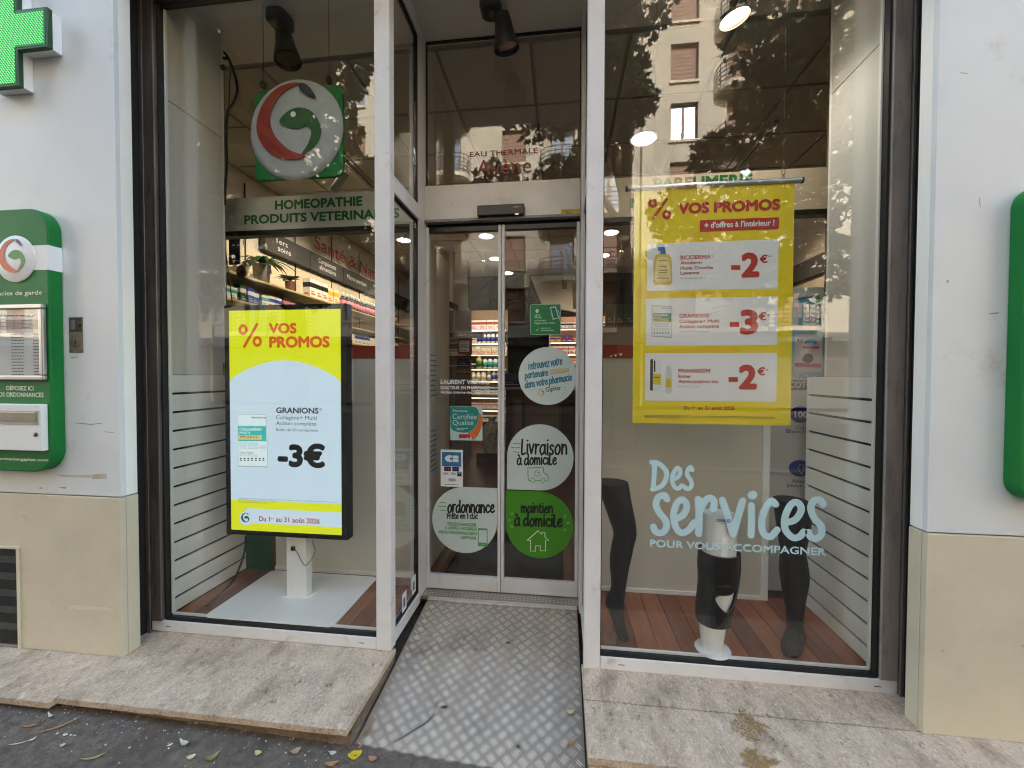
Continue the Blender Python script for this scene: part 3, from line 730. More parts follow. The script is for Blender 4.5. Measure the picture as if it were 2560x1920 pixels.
# card payment
t = sticker('white card payment sticker with blue emblem on the left door leaf')
a, c = at(zI, 392, 872, YG), at(zI, 545, 622, YG); t = B().box(a.x, c.x, YG-.0005, YG+.0001, a.z, c.z).build('film', M['whitep'], t)
a, c = at(zI, 401, 733, YG), at(zI, 533, 638, YG); B().box(a.x, c.x, YG-.0009, YG-.0004, a.z, c.z).build('blue_panel', mat('card_blue', S(52, 120, 168), .4, var=.3, vs=18), t)
b = B(); X = lambda x: at(zI, x, 700, YG).x; Zz = lambda y: at(zI, 460, y, YG).z
b.prism([(X(462)+(X(462)-X(420))*math.cos(a_)*.98, Zz(681)+(Zz(660)-Zz(703))/2*math.sin(a_)*1.15) for a_ in [math.pi/2+i*math.pi/14 for i in range(15)]], YG-.0012, YG-.0009)
b.box(X(462), X(472), YG-.0012, YG-.0009, Zz(703), Zz(659))
for z0, z1 in ((659, 680), (683, 704)): b.prism(rrect(X(474), X(515), Zz(z1), Zz(z0), .004, 4), YG-.0012, YG-.0009)
b.build('card_emblem', M['whitep'], t)
B().box(X(456), X(473), YG-.0015, YG-.0013, Zz(689), Zz(674)).build('emblem_notch', MATS['card_blue'], t); B().box(X(471), X(474.5), YG-.0015, YG-.0013, Zz(705), Zz(657)).build('emblem_gap', MATS['card_blue'], t)
for x0, m_ in ((416, S(36, 36, 60)), (472, S(30, 40, 90))):
    B().box(X(x0), X(x0+46), YG-.0009, YG-.0004, Zz(768), Zz(737)).build('card_symbol', mat('card_patch%d' % x0, m_, .4), t)
    for dx, cc in ((14, S(200, 40, 30)), (30, S(226, 150, 40) if x0 == 416 else S(50, 130, 200))):
        B().prism(ell(X(x0+dx), Zz(752), .0038, n=14), YG-.0012-.0002*(dx > 20), YG-.0008).build('card_disc', mat('disc%d%d' % (x0, dx), cc, .4), t)
nv = mat('navy_print', S(26, 34, 92), .5)
for x0 in (407, 458): txp('VISA', t, nv, zI, x0, 792, x0+38, 792, 778, YG-.0008, .02, shear=.15)
B().box(X(506), X(536), YG-.0009, YG-.0004, Zz(802), Zz(770)).build('card_symbol', nv, t); txp('V', t, M['whitep'], zI, 512, 788, 530, 788, 775, YG-.0012, .03)
B().prism(ell(X(470), Zz(828), .026, .0105, n=24), YG-.0009, YG-.0004).build('contactless_oval', mat('grey_film', S(170, 180, 184), .5), t)
b = B()
for k in range(4): ribbon(b, pts(zI, [(450+k*13,818),(457+k*13,828),(450+k*13,838)], YG), .0013, YG-.0012)
b.build('contactless_waves', mat('graphite_print', S(70, 78, 84), .5), t)
inkp(t, mat('graphite_print', S(70, 78, 84), .5), zI, 420, 515, 862, 856, YG-.0008)
# green app sticker on right leaf
t = sticker('square green mobile app sticker with white phone on the right door leaf')
a, c = at(zH, 1212, 1118, YG), at(zH, 1468, 862, YG)
B().prism(rrect(a.x, c.x, a.z, c.z, .010), YG-.0004, YG+.0001).build('border', mat('mint_film', S(160, 200, 178), .45), t)
t = B().prism(rrect(a.x+.003, c.x-.003, a.z+.003, c.z-.003, .008), YG-.0008, YG-.00041).build('film', mat('sticker_green', S(20, 124, 70), .42), t)
mint = mat('mint_print', S(190, 224, 206), .5)
txp('ICI,', t, mint, zH, 1250, 980, 1306, 978, 952, YG-.001, .03)
txp('on accepte', t, mint, zH, 1250, 1006, 1345, 1003, 992, YG-.001, .02); txp("l'appli carte Vitale", t, mint, zH, 1250, 1028, 1415, 1025, 1014, YG-.001, .03)
inkp(t, mint, zH, 1302, 1380, 1066, 1058, YG-.001); inkp(t, mint, zH, 1302, 1415, 1084, 1076, YG-.001)
b = B(); P = [(1270+14*math.cos(u), 918-14*math.sin(u)) for u in [R(-30)+i*R(240)/10 for i in range(11)]]+[(1270, 944)]
b.prism(pts(zH, P, YG), YG-.0012, YG-.0008); b.build('map_pin', mint, t)
B().prism(ell(at(zH, 1270, 0, YG).x, at(zH, 0, 917, YG).z, .002, n=10), YG-.0014, YG-.0011).build('pin_hole', MATS['sticker_green'], t)
B().prism(pts(zH, [(1376,890),(1425,882),(1452,980),(1404,992)], YG), YG-.0012, YG-.0008).build('phone_icon', mint, t)
B().prism(pts(zH, [(1384,896),(1420,890),(1444,976),(1408,984)], YG), YG-.0015, YG-.0012).build('phone_screen', mat('sea_green_print', S(24, 110, 96), .4), t)
for k in range(4):
    b = B(); ribbon(b, pts(zH, [(1396-4*k+k*7, 940+14*k),(1380+6*k,948+14*k)], YG), .0028, YG-.0016); b.build('finger_icon', mint, t)
b = B(); ribbon(b, pts(zH, [(1432,912),(1450,930),(1456,1000)], YG), .003, YG-.0010); b.build('thumb_icon', mint, t)
b = B(); ribbon(b, pts(zH, [(1262,1072),(1270,1085),(1284,1060)], YG), .002, YG-.001); b.build('tick_icon', mint, t)

# ------------------------------------------------------------------ display cases: floors, side walls, backs
wood = [mat('deck_board_%d' % i, c, .42, var=.3, vs=5, stretch=(8, .8, 1), bump=.1, bs=120) for i, c in enumerate((S(136, 76, 48), S(118, 64, 42), S(146, 86, 54), S(104, 56, 38)))]
def deck(x0, x1, n, nm):
    base = struct(B().box(x0, x1, .053, .62, .0, .052).build(nm, M['black']))
    w_ = (x1-x0)/n
    for i in range(n):
        b = B().box(x0+i*w_+.0015, x0+(i+1)*w_-.0015, .055, .618, .053, .068)
        b.build('board', wood[(i*7+i//3) % 4], base, .001)
deck(-2.05, -.87, 12, 'screen_display_floor'); deck(.162, 1.36, 12, 'leg_display_floor')
def slatwall(x0, x1, xf, label):
    t = thing('slatwall', label, 'slatwall', ((x0+x1)/2, .3, .07))
    s_ = 1 if xf > x0 else -1
    B().box(x0, x1-s_*.012 if s_ > 0 else x1+.012, .056, .565, .07, 1.34).build('groove_backing', M['blackmetal'], t)
    f0, f1 = (x1-.0115, x1) if s_ > 0 else (x1, x1+.0115)
    zt = 1.343
    for i in range(13):
        zb = 1.249-.1*i
        B().box(f0, f1, .056, .565, max(zb, .0705), zt).build('slat', M['slat'], t, .0012)
        zt = zb-.012
    B().box(min(x0, x1), max(x0, x1), .5655, .575, .0705, 1.343).build('edge_trim', M['slat'], t)
    return t
slatwall(-2.10, -2.058, -2.05, 'white slatwall with dark grooves beside the lit screen')
slatwall(1.40, 1.358, 1.35, 'white slatwall with dark grooves beside the stocking legs')
for x0, x1, lb in ((-2.10, -2.06, 'pale upper side wall of the screen display'), (1.36, 1.40, 'pale upper side wall of the stocking leg display')):
    t = thing('display_side_wall', lb, 'wall panel', ((x0+x1)/2, .2, 1.4))
    B().box(x0, x1, .055, .412, 1.345, 2.783).build('lower_panel', M['sidewall'], t, .001)
    B().box(x0, x1, .055, .412, 2.788, 3.39).build('upper_panel', M['sidewall'], t, .001)
    B().box(x0, x1, .4125, .43, 1.345, 3.39).build('edge_post', M['slat'], t, .002)
for x0, x1, lb in ((-1.86, -.888, 'beige back panel behind the lit screen'), (.17, 1.135, 'beige back panel behind the stocking legs')):
    t = thing('display_partition', lb, 'partition', ((x0+x1)/2, .6, .07))
    B().box(x0, x1, .585, .615, .0685, 1.45).build('board', M['backpanel'], t, .002)
    B().box(x0, x1, .575, .5845, .0685, .092).build('skirting', M['slat'], t, .001)
    B().box(x0, x1, .58, .64, 1.4505, 1.53).build('red_band', M['red'], t, .002)
t = thing('panel_post', 'pale upright post at the edge of the beige back panel', 'post', (1.16, .6, .07))
B().box(1.1355, 1.172, .575, .625, .0685, 1.53).build('upright', M['slat'], t, .002)
b = B()
wd3 = mat('white_dots', S(240, 236, 226), .4)
for i, (x, y) in enumerate(((121, 1132), (148, 1127), (181, 1120))):
    p_ = at(zL, x, y, .579); o = tag(B().prism(ell(p_.x, p_.z, .006+.001*i, n=14), .5785, .58).build('price_dot', wd3), ('smallest', 'middle', 'largest')[i]+' of three white round stickers on the red band', 'sticker')

# fascias
fas = mat('frosted_fascia', S(208, 208, 196), .5, var=.04, vs=3); fas2 = mat('fascia_right', S(198, 186, 164), .5, var=.04, vs=3)
GP = mat('fascia_green', S(16, 104, 40), .5)
t = thing('shop_fascia', 'frosted fascia with green capitals above the lit screen', 'fascia', (-1.5, .6, 2.28))
B().box(-2.25, -.888, .6, .615, 2.287, 2.503).build('board', fas, t)
B().box(-2.25, -.888, .59, .65, 2.255, 2.2865).build('bottom_rail', M['blackmetal'], t)
txp('HOMEOPATHIE', t, GP, zD, 408, 1450, 1012, 1416, 1392, .5985, .06)
txp('PRODUITS VETERINAIRES', t, GP, zD, 196, 1553, 1268, 1497, 1496, .5985, .06)
t = thing('shop_fascia', 'beige fascia with green capitals half hidden by the yellow banner', 'fascia', (.8, .6, 2.28))
B().box(.17, 1.62, .6, .615, 2.275, 2.506).build('board', fas2, t)
B().box(.17, 1.62, .59, .65, 2.245, 2.2745).build('bottom_rail', M['blackmetal'], t)
txp('PARFUMERIE', t, GP, zK, 400, 1225, 1040, 1195, 1160, .5985, .06)
txp('M', t, GP, zK, 250, 1343, 310, 1342, 1285, .5985, .06)

# ------------------------------------------------------------------ advertising screen on its stand
k = SHOP_SCREEN
scr = thing('advertising_screen', 'upright lit advertising screen on a white stand in the left window', 'screen', (-1.5, .28, .07))
mp = mat('stand_white', S(240, 240, 238), .38, var=.04, vs=5, stain=(S(150, 150, 148), 14, .68, .8))
P = rrect(-1.858, -1.138, .03, .548, .03, 5)
b = B(); n = len(P); b.add([(x, y, .0705) for x, y in P]+[(x, y, .0785) for x, y in P], [tuple(range(n))[::-1], tuple(range(n, 2*n))]+[(i, (i+1) % n, (i+1) % n+n, i+n) for i in range(n)])
b.build('base_plate', mp, scr, .0015)
B().box(-1.553, -1.432, .262, .315, .079, .56).build('column', mp, scr, .002)
B().box(-1.575, -1.41, .255, .322, .079, .084).build('column_foot', mp, scr, .001)
hs = B().box(-1.872, -1.149, .2, .262, .446, 1.731).build('housing', mat('screen_black', S(5, 5, 5), .6, spec=.2), scr, .003)
Ys = .199
X0, X1, Z0, Z1 = -1.840, -1.182, .474, 1.701
yl = emit('screen_yellow', S(226, 236, 24), .8*k); bl = emit('screen_pale_blue', S(206, 229, 243), .8*k)
dsp = B().box(X0, X1, Ys, .2002, Z0, Z1).build('display', yl, scr)
def sx(f): return X0+(X1-X0)*f
def zz(f): return Z1-(Z1-Z0)*f
arch = [(sx(0), zz(.823)), (sx(1), zz(.823)), (sx(1), zz(.318))]+[(sx(1-i/24), zz(.318-.093*math.sin(math.pi*i/24)**.8)) for i in range(1, 24)]+[(sx(0), zz(.318))]
arch = [(sx(0), zz(.862)), (sx(1), zz(.862))]+arch[2:]
B().face(arch, Ys-.0003).build('pale_field', bl, dsp)
B().face([(sx(.13), zz(.965)), (sx(1), zz(.965)), (sx(1), zz(.898)), (sx(.13), zz(.898))], Ys-.0003).build('date_band', bl, dsp)
eo = emit('screen_orange', S(206, 88, 30), .9*k); ek = emit('screen_ink', S(16, 18, 24), .3*k); eg = emit('screen_grey_ink', S(62, 66, 74), .7*k); er = emit('screen_red_ink', S(170, 60, 60), .8*k)
Yt = Ys-.0008
def st(s, m_, xl, yl_, xr, yr_, yt, bo): txp(s, dsp, m_, zF, xl, yl_, xr, yr_, yt, Yt, bo)
st('VOS', eo, 238, 168, 364, 166, 126, .075); st('PROMOS', eo, 240, 232, 513, 228, 187, .075)
b = B()
for cx, cy_ in ((122, 152), (186, 205)):
    ribbon(b, pts(zF, [(cx+15*math.cos(a), cy_+18*math.sin(a)) for a in [i*math.pi/8 for i in range(17)]], Yt), .0165, Yt, 1)
ribbon(b, pts(zF, [(185,128),(128,228)], Yt), .0165, Yt-.0005)
b.build('percent_sign', eo, dsp)
st('GRANIONS', ek, 271, 529, 463, 528, 505, .045); st('\u00ae', ek, 466, 517, 480, 517, 507, 0)
st('Collag\u00e8ne+ Multi', eg, 271, 557, 454, 557, 540, .0); st('Action compl\u00e8te', eg, 271, 583, 452, 583, 566, .0)
st('Bo\u00eete de 60 comprim\u00e9s', eg, 272, 610, 460, 611, 597, .0)
st('-3\u20ac', ek, 278, 765, 493, 768, 676, .075)
for s_, y0 in (("Compl\u00e9ment alimentaire. R\u00e9serv\u00e9 \u00e0 l'adulte. D\u00e9conseill\u00e9 aux femmes enceintes ou allaitantes. Lire attentivement la notice.", 913), ('Demandez conseil \u00e0 votre pharmacien. Visuel non contractuel.', 923), ('*Remise imm\u00e9diate effectu\u00e9e en caisse.', 932)):
    st(s_, eg, 102, y0, 102+{913: 448, 923: 168, 932: 130}[y0], y0+{913: 20, 923: 3, 932: 2}[y0], y0-5, 0)
st('Du 1', er, 195, 1015, 243, 1017, 993, .03); st('er', er, 246, 1007, 262, 1007, 1000, .03); st('au 31 ao\u00fbt 2026', er, 270, 1018, 468, 1027, 996, .03)
# round emblem on the date band
b = B(); b.prism(pts(zF, [(135+29*math.cos(a), 1003+32*math.sin(a)) for a in [i*math.pi/14 for i in range(28)]], Ys), Yt, Ys-.0003); b.build('emblem_disc', bl, dsp)
pc = at(zF, 135, 1003, Yt); logo(dsp, pc.x, pc.z, .036, Yt-.0004, emit('screen_dark_green', S(20, 78, 62), .6*k), .0003)
# pack shot on the screen
pk = emit('pack_white', S(214, 232, 236), .92*k); pt = emit('pack_teal', S(64, 190, 182), .8*k); py_ = emit('pack_sand', S(224, 208, 140), .8*k)
B().face(pts(zF, [(98,533),(228,533),(236,773),(100,770)], Ys), Ys-.0006).build('pack_outline', emit('pack_edge', S(176, 196, 190), .7*k), dsp)
B().face(pts(zF, [(99,535),(226,535),(233,768),(102,765)], Ys), Ys-.0009).build('pack_front', pk, dsp)
B().face(pts(zF, [(100,586),(226,587),(228,655),(102,655)], Ys), Ys-.0012).build('pack_teal_band', pt, dsp)
B().face(pts(zF, [(97,627),(208,628),(208,648),(98,647)], Ys), Ys-.0015).build('pack_label_band', py_, dsp)
Yt = Ys-.0018
st('GRANIONS', ek, 158, 552, 226, 552, 545, .02); st('COLLAG\u00c8NE+', pk, 106, 607, 208, 607, 595, .03); st('MULTI', pk, 107, 622, 153, 622, 612, .03)
st('TYPE I, II, III, V, X', ek, 107, 640, 186, 640, 631, .02); st('ACTION COMPL\u00c8TE', pt, 106, 669, 190, 669, 663, .02); st('7 types de Collag\u00e8ne', ek, 107, 710, 168, 710, 702, .0)
for y0 in (677, 683, 689): st("OS - PEAU - ARTICULATIONS - MUSCLES", eg, 107, y0, 225, y0, y0-3, 0)
for y0 in (717, 722): st("pour une action compl\u00e8te", eg, 107, y0, 190, y0, y0-3, 0)
b = B()
for i in range(7):
    for dz in (0, 9): b.face(pts(zF, [(109+17*i, 730+dz), (117+17*i, 730+dz), (117+17*i, 734+dz+(dz == 0)*2), (109+17*i, 734+dz+(dz == 0)*2)], Ys), Yt)
b.build('pack_icons', ek, dsp)
# cable and plug on the column
cb = M['black']
t = thing('screen_cable', 'thin black cable looping from the screen to the white column', 'cable', (-1.45, .25, .5))
Pc = [at(zC, x, y, .255) for x, y in ((1728, 330), (1735, 360), (1742, 395), (1722, 440), (1690, 472), (1668, 450), (1645, 405), (1626, 380))]
B().tube(smooth_pts([tuple(p_) for p_ in Pc], 4), .0018, 6).build('cord', cb, t, 0, True)
p_ = at(zC, 1623, 378, .258); B().box(p_.x-.011, p_.x+.009, .248, .2615, p_.z-.011, p_.z+.011).build('plug', M['black'], t, .002)
# dark hose on the floor by the slatwall, cables high on the left wall
def cable(label, P, r, name='black_cable'):
    return tag(B().tube(smooth_pts([tuple(q) for q in P], 5), r, 7).build(name, cb, None, 0, True), label, 'cable')
cable('black cable curving down to the floor behind the screen base', [at(zC, 1360, 310, .5), at(zC, 1352, 400, .48), at(zC, 1300, 540, .40), at(zC, 1230, 620, .28), Vector((-1.95, .2, .073)), Vector((-1.93, .13, .073))], .006)
cable('thick black cable loom hanging in the corner of the screen display', [at(zA, 1335, 270, .45), at(zA, 1440, 330, .44), at(zA, 1490, 400, .43), at(zA, 1538, 560, .43), at(zA, 1515, 660, .43), at(zA, 1475, 730, .43), at(zA, 1466, 900, .43), at(zA, 1470, 1050, .43), at(zA, 1460, 1200, .43), at(zA, 1455, 1330, .43)], .0075)
cable('thin black wire beside the cable loom in the screen display', [at(zA, 1492, 450, .42), at(zA, 1488, 560, .42), at(zA, 1482, 700, .42)], .003)
cable('thin black wire running down behind the top of the screen', [at(zE, 80, 560, .44), at(zE, 100, 740, .44), at(zE, 128, 960, .44), at(zE, 152, 1140, .44)], .003)
t = thing('cable_clip', 'round black cable clip in the corner of the screen display', 'clip', (-2, .43, 2.6))
p_ = at(zA, 1445, 440, .42); B().lathe((p_.x, .425, p_.z), [(.003, 0), (.014, .002), (.016, .012), (.008, .02)], 14, 'y').build('boss', M['black'], t, 0, True)
p_ = at(zA, 1460, 380, .42); B().box(p_.x-.012, p_.x+.012, .41, .425, p_.z-.006, p_.z+.006).build('hook', M['black'], t, .002)
o = thing('green_wall_box', 'small green box on the slatwall edge beside the screen', 'box', (-2, .4, 1.4))
a, c = at((300, 800, 1.93), 455, 265, .40), at((300, 800, 1.93), 498, 208, .40)
B().box(a.x, c.x+.01, .40, .44, a.z, c.z).build('body', M['greensign'], o, .003); B().box(c.x-.012, c.x-.004, .396, .40, a.z+.015, c.z-.015).build('slot', M['blackmetal'], o)
o = thing('green_display_board', 'dark green board standing behind the foot of the screen', 'board', (-1.9, .57, .07))
a, c = at(zC, 1363, 525, .572), at(zC, 1503, 310, .572); B().box(a.x, c.x-.0, .566, .574, .0685, 1.1).build('sheet', mat('bottle_green', S(10, 70, 26), .5, var=.1), o, .001); B().box(a.x-.008, a.x-.0005, .562, .578, .0685, 1.1).build('edge', M['blackmetal'], o)

# hanging logo sign
sg = thing('logo_sign', 'square green hanging sign with white disc and orange and green emblem', 'sign', (-1.42, .22, 2.4))
YL = .22
a, c = at(zD, 275, 1235, YL), at(zD, 875, 595, YL)
B().prism(rrect(a.x-.004, c.x, a.z-.012, c.z+.006, .04), YL, YL+.02).build('board', M['greensign'], sg, .003)
pc = at(zD, 545, 890, YL-.016); rr_ = (at(zD, 866, 890, YL-.008).x-at(zD, 226, 890, YL-.008).x)/2
dm = mat('disc_white_shaded', S(168, 174, 174), .5, var=.05, vs=3, spec=.25)  # white disc greyed: shade of the display is put into its colour
prof = [(rr_, 0), (rr_, .004), (rr_*.97, .013), (rr_*.9, .018), (rr_*.01, .0225)]
dsc = B().lathe((pc.x, YL-.0005, pc.z), prof, 56, 'y').build('disc', dm, sg, 0, True)
logo(dsc, pc.x, pc.z, rr_, YL-.024, None, .003, (mat('sign_orange_shaded', S(140, 38, 20), .4), mat('sign_blue_shaded', S(24, 22, 52), .4), mat('sign_green_shaded', S(28, 84, 24), .4)))  # darkened copies of the emblem colours, display shade painted in
q_ = at(zD, 556, 812, YL); B().prism(ell(q_.x, q_.z, .015, n=16), YL-.029, YL-.0271).build('white_dot', M['whitep'], dsc)
for x, y, nm in ((320, 575, 'a'), (775, 540, 'b')):
    p_ = at(zD, x, y, YL)
    B().box(p_.x-.012, p_.x+.012, YL-.004, YL+.024, p_.z-.02, p_.z+.012).build('clip', M['blackmetal'], sg, .002)
    B().tube([(p_.x, YL+.01, p_.z), (p_.x, YL+.01, 3.39)], .0016, 6).build('chain', mat('dull_chain', S(90, 60, 44), .5, metal=.6), sg)

# spotlights
def spot(label, base, head, aim, lit=False, L=.17):
    t = thing('ceiling_spotlight', label, 'spotlight', base)
    g = mat('charcoal_housing', S(58, 57, 56), .45, var=.06)
    bx_, by_, bz_ = base
    B().prism(rrect(bx_-.055, bx_+.055, by_-.055, by_+.055, .03), 0, 1)
    P = rrect(bx_-.058, bx_+.058, by_-.07, by_+.07, .04, 5); n = len(P)
    P2 = rrect(bx_-.045, bx_+.045, by_-.055, by_+.055, .035, 5)
    B().add([(x, y, bz_) for x, y in P]+[(x, y, bz_-.045) for x, y in P]+[(x, y, bz_-.06) for x, y in P2],
            [tuple(range(n)), tuple(range(3*n-1, 2*n-1, -1))]+[(i, i+n, (i+1) % n+n, (i+1) % n) for i in range(n)]+[(i+n, i+2*n, (i+1) % n+2*n, (i+1) % n+n) for i in range(n)]).build('ceiling_rose', g, t, .002, True)
    h = Vector(head); d = Vector(aim).normalized(); s0 = h-d*L
    B().tube([Vector((bx_, by_, bz_-.055)), s0+d*.02], .02, 10).build('arm', g, t, 0, True)
    rr = [.028, .04, .046, .052, .062, .068, .07]; ff = [0, .04, .25, .5, .75, .9, 1]
    B().tube([s0+d*(L*f) for f in ff], rr, 24, False).build('head', g, t, 0, True)
    B().tube([s0+d*.001, s0+d*.003], .0285, 16).build('head_cap', g, t)
    B().tube([h-d*.004, h+d*.004], [.0705, .0705], 24, False).build('rim', M['blackmetal'] if not lit else mat('lamp_glow_rim', S(150, 110, 70), .4), t)  # lit rim coloured warm brown to stand for the lamp's glow
    lens = B().tube([h-d*.02, h-d*.012], .064, 24)
    if lit:
        l_ = bpy.data.lights.new('display_lamp', 'SPOT'); l_.energy = 3.2; l_.color = (1, .9, .78); l_.spot_size = R(110); l_.spot_blend = .8; l_.shadow_soft_size = .05
        lo = bpy.data.objects.new('display_lamp', l_); COL.objects.link(lo); lo.parent = t; lo.location = h+d*.02-wl(t); lo.rotation_euler = d.to_track_quat('-Z', 'Y').to_euler()
        lens.build('lamp_lens', mat('lamp_lit', S(255, 240, 214), .3, em=(1, .88, .7, 1), ems=3), t)
    else:
        lens.build('lamp_lens', mat('lamp_off', S(120, 116, 108), .15, metal=.7), t)
    return t
spot('unlit grey spotlight above the hanging logo sign', (-1.605, .32, 3.388), at(zD, 497, 420, .27), (.18, -.04, -.97))
spot('unlit grey spotlight under the soffit of the entrance', (-.395, .37, 3.388), at(zG, 848, 335, .40), (.14, .2, -.97))
spot('lit warm spotlight at the top of the right display window', (.80, .42, 3.388), at(zK, 925, 120, .33), (.22, .03, -.97), True)

# ------------------------------------------------------------------ right display
YB = .15
bn = thing('promotion_banner', 'yellow hanging promotion banner with three red price offers', 'banner', (.7, YB, 1.12))
by = mat('banner_yellow', S(232, 208, 26), .55, var=.06, vs=3)
a, c = at(zL, 248, 1550, YB), at(zL, 1278, 70, YB)
Zt = 2.235; bx0, bx1, bz0 = at(zL, 262, 700, YB).x, at(zL, 1262, 700, YB).x, 1.118
b = B(); n = 24
vs_ = []
for i in range(n+1):
    f = i/n; x = bx0+(bx1-bx0)*f; y = YB
    vs_ += [(x, y, bz0), (x, y, Zt), (x, y+.0015, bz0), (x, y+.0015, Zt)]
fs_ = []
for i in range(n):
    k0, k1 = 4*i, 4*i+4; fs_ += [(k0, k1, k1+1, k0+1), (k0+2, k0+3, k1+3, k1+2), (k0, k0+2, k1+2, k1), (k0+1, k1+1, k1+3, k0+3)]
b.add(vs_, fs_); sht = b.build('sheet', by, bn, 0, True)
YP = YB-.0004
amb = mat('banner_amber', S(226, 192, 22), .55)
for q in ([(275,760),(330,640),(520,470),(700,330),(760,470),(560,640),(420,760)], [(560,730),(860,730),(800,765),(500,765)], [(420,1100),(860,1060),(900,1110),(470,1112)]):
    B().face(smooth_pts(pts(zL, q, YP), 4, True), YP).build('amber_swirl', amb, sht)
bw = mat('banner_white', S(226, 228, 228), .55); br = mat('banner_red', S(178, 40, 30), .55); gr_ = mat('banner_grey', S(150, 146, 142), .6)
YW = YP-.0004; YT = YW-.0004
rows = [((350,421),(1172,402),(1168,710),(343,720)), ((342,768),(1167,760),(1164,1064),(338,1066)), ((337,1111),(1162,1113),(1158,1420),(329,1410))]
for q in rows:
    P = pts(zL, q, YW); x0 = sum(p[0] for p in P[0::3])/2; x1 = (P[1][0]+P[2][0])/2; zt = (P[0][1]+P[1][1])/2; zb = (P[2][1]+P[3][1])/2
    B().face([(x0, zb), (x1, zb), (x1, zt), (x0, zt)], YW).build('offer_panel', bw, sht)
def bt(s, m_, xl, yl_, xr, yr_, yt, bo): txp(s, sht, m_, zL, xl, yl_, xr, yr_, yt, YT, bo)
bt('VOS PROMOS', br, 540, 232, 1182, 212, 172, .085)
b = B()
for cx, cy_ in ((382, 170), (470, 242)): ribbon(b, pts(zL, [(cx+20*math.cos(a_), cy_+21*math.sin(a_)) for a_ in [i*math.pi/8 for i in range(17)]], YT), .0125, YT, 1)
ribbon(b, pts(zL, [(470,145),(386,265)], YT), .0125, YT-.0005); b.build('percent_sign', br, sht)
a, c = at(zL, 676, 352, YW), at(zL, 1176, 258, YW); B().face(rrect(a.x, c.x, a.z, c.z, .008), YW).build('red_pill', br, sht)
bt("+ d'offres \u00e0 l'int\u00e9rieur !", bw, 706, 322, 1146, 314, 288, .04)
for y, L in ((0, ['BIODERMA', 'Atoderm', 'Huile Douche', 'Lavante', 'Flacon-pompe de 1L']), (368, ['GRANIONS', 'Collag\u00e8ne+ Multi', 'Action compl\u00e8te', '', 'Bo\u00eete de 60 comprim\u00e9s']), (714, ['PRANAR\u00d4M', 'Roller', 'Apr\u00e8s-piq\u00fbres bio', '', 'Roll-on de 15 ml'])):
    dx = {0: 0, 368: -8, 714: -14}[y]; yy = 522+y; wds = {0: (190, 132, 204, 118, 162), 368: (190, 252, 250, 0, 190), 714: (200, 82, 252, 0, 128)}[y]
    lines = [(s_, w_) for s_, w_ in zip(L, wds) if s_]
    for j, (s_, w_) in enumerate(lines):
        last = j == len(lines)-1; base = yy+j*32-(4 if last else 0)
        bt(s_, gr_ if last else br, 556+dx, base, 556+dx+w_, base, base-(11 if last else 24 if j == 0 else 20), .0 if last else .035)
    bt('\u00ae', br, 750+dx, 507+y, 763+dx, 507+y, 497+y, 0)
    big = '3' if y == 368 else '2'
    ddx = {0: 0, 368: -8, 714: -16}[y]
    bt(big, br, 936+ddx, 628+y-(10 if y else 0), 1052+ddx, 628+y-(10 if y else 0), 492+y-(10 if y else 0), .075)
    B().face(pts(zL, [(874+ddx, 560+y-10*(y > 0)), (932+ddx, 560+y-10*(y > 0)), (932+ddx, 590+y-10*(y > 0)), (874+ddx, 590+y-10*(y > 0))], YT), YT).build('minus_bar', br, sht)
    bt('\u20ac', br, 1054+ddx, 544+y-8*(y > 0), 1104+ddx, 544+y-8*(y > 0), 500+y-8*(y > 0), .06); bt('*', br, 1108+ddx, 516+y, 1124+ddx, 516+y, 500+y, .04)
bwn = mat('banner_brown', S(150, 70, 20), .55); bt('Du 1', bwn, 578, 1466, 634, 1466, 1444, .03); bt('er', bwn, 638, 1456, 656, 1456, 1449, .03); bt('au 31 ao\u00fbt 2026', bwn, 665, 1468, 897, 1469, 1446, .03)
dk = mat('banner_fineprint', S(150, 138, 40), .6)
inkp(sht, dk, zL, 332, 1150, 1506, 1500, YT); inkp(sht, dk, zL, 332, 1150, 1513, 1507, YT, 3); inkp(sht, dk, zL, 332, 555, 1520, 1514, YT, 5)
# product pictures on the banner
amber = mat('oil_amber', S(214, 186, 96), .5); am2 = mat('oil_light', S(230, 212, 150), .5); pbl = mat('pump_blue', S(40, 104, 170), .5)
B().face(smooth_pts(pts(zL, [(388,680),(384,600),(390,520),(412,490),(475,490),(498,520),(504,600),(500,678),(460,683),(420,683)], YT), 3, True), YT).build('bottle_picture', amber, sht)
B().face(smooth_pts(pts(zL, [(400,660),(398,600),(404,535),(420,510),(468,510),(484,540),(490,600),(488,660)], YT), 3, True), YT-.0003).build('bottle_light', am2, sht)
B().face(pts(zL, [(428,490),(428,475),(414,470),(414,446),(456,446),(460,460),(464,490)], YT), YT-.0004).build('pump_picture', pbl, sht)
for y0, x0, x1 in ((530, 418, 474), (566, 425, 470), (590, 418, 478), (606, 418, 470), (640, 404, 484)): B().face(pts(zL, [(x0, y0), (x1, y0), (x1, y0+4), (x0, y0+4)], YT), YT-.0006).build('bottle_text', mat('olive_ink', S(110, 100, 50), .6), sht)
B().face(pts(zL, [(376,812),(504,818),(502,1018),(374,1008)], YT), YT).build('pack_picture', mat('pack_shadow', S(160, 166, 166), .6), sht)
B().face(pts(zL, [(380,817),(500,822),(499,1010),(378,1003)], YT), YT-.0003).build('pack_front', mat('pack_paper', S(216, 222, 222), .6), sht)
B().face(pts(zL, [(384,862),(498,862),(497,916),(384,914)], YT), YT-.0006).build('pack_teal_band', mat('pack_teal_ink', S(24, 140, 128), .6), sht)
B().face(pts(zL, [(382,894),(482,895),(482,914),(382,912)], YT), YT-.0009).build('pack_label_band', mat('pack_sand_ink', S(206, 186, 90), .6), sht)
YT -= .0013
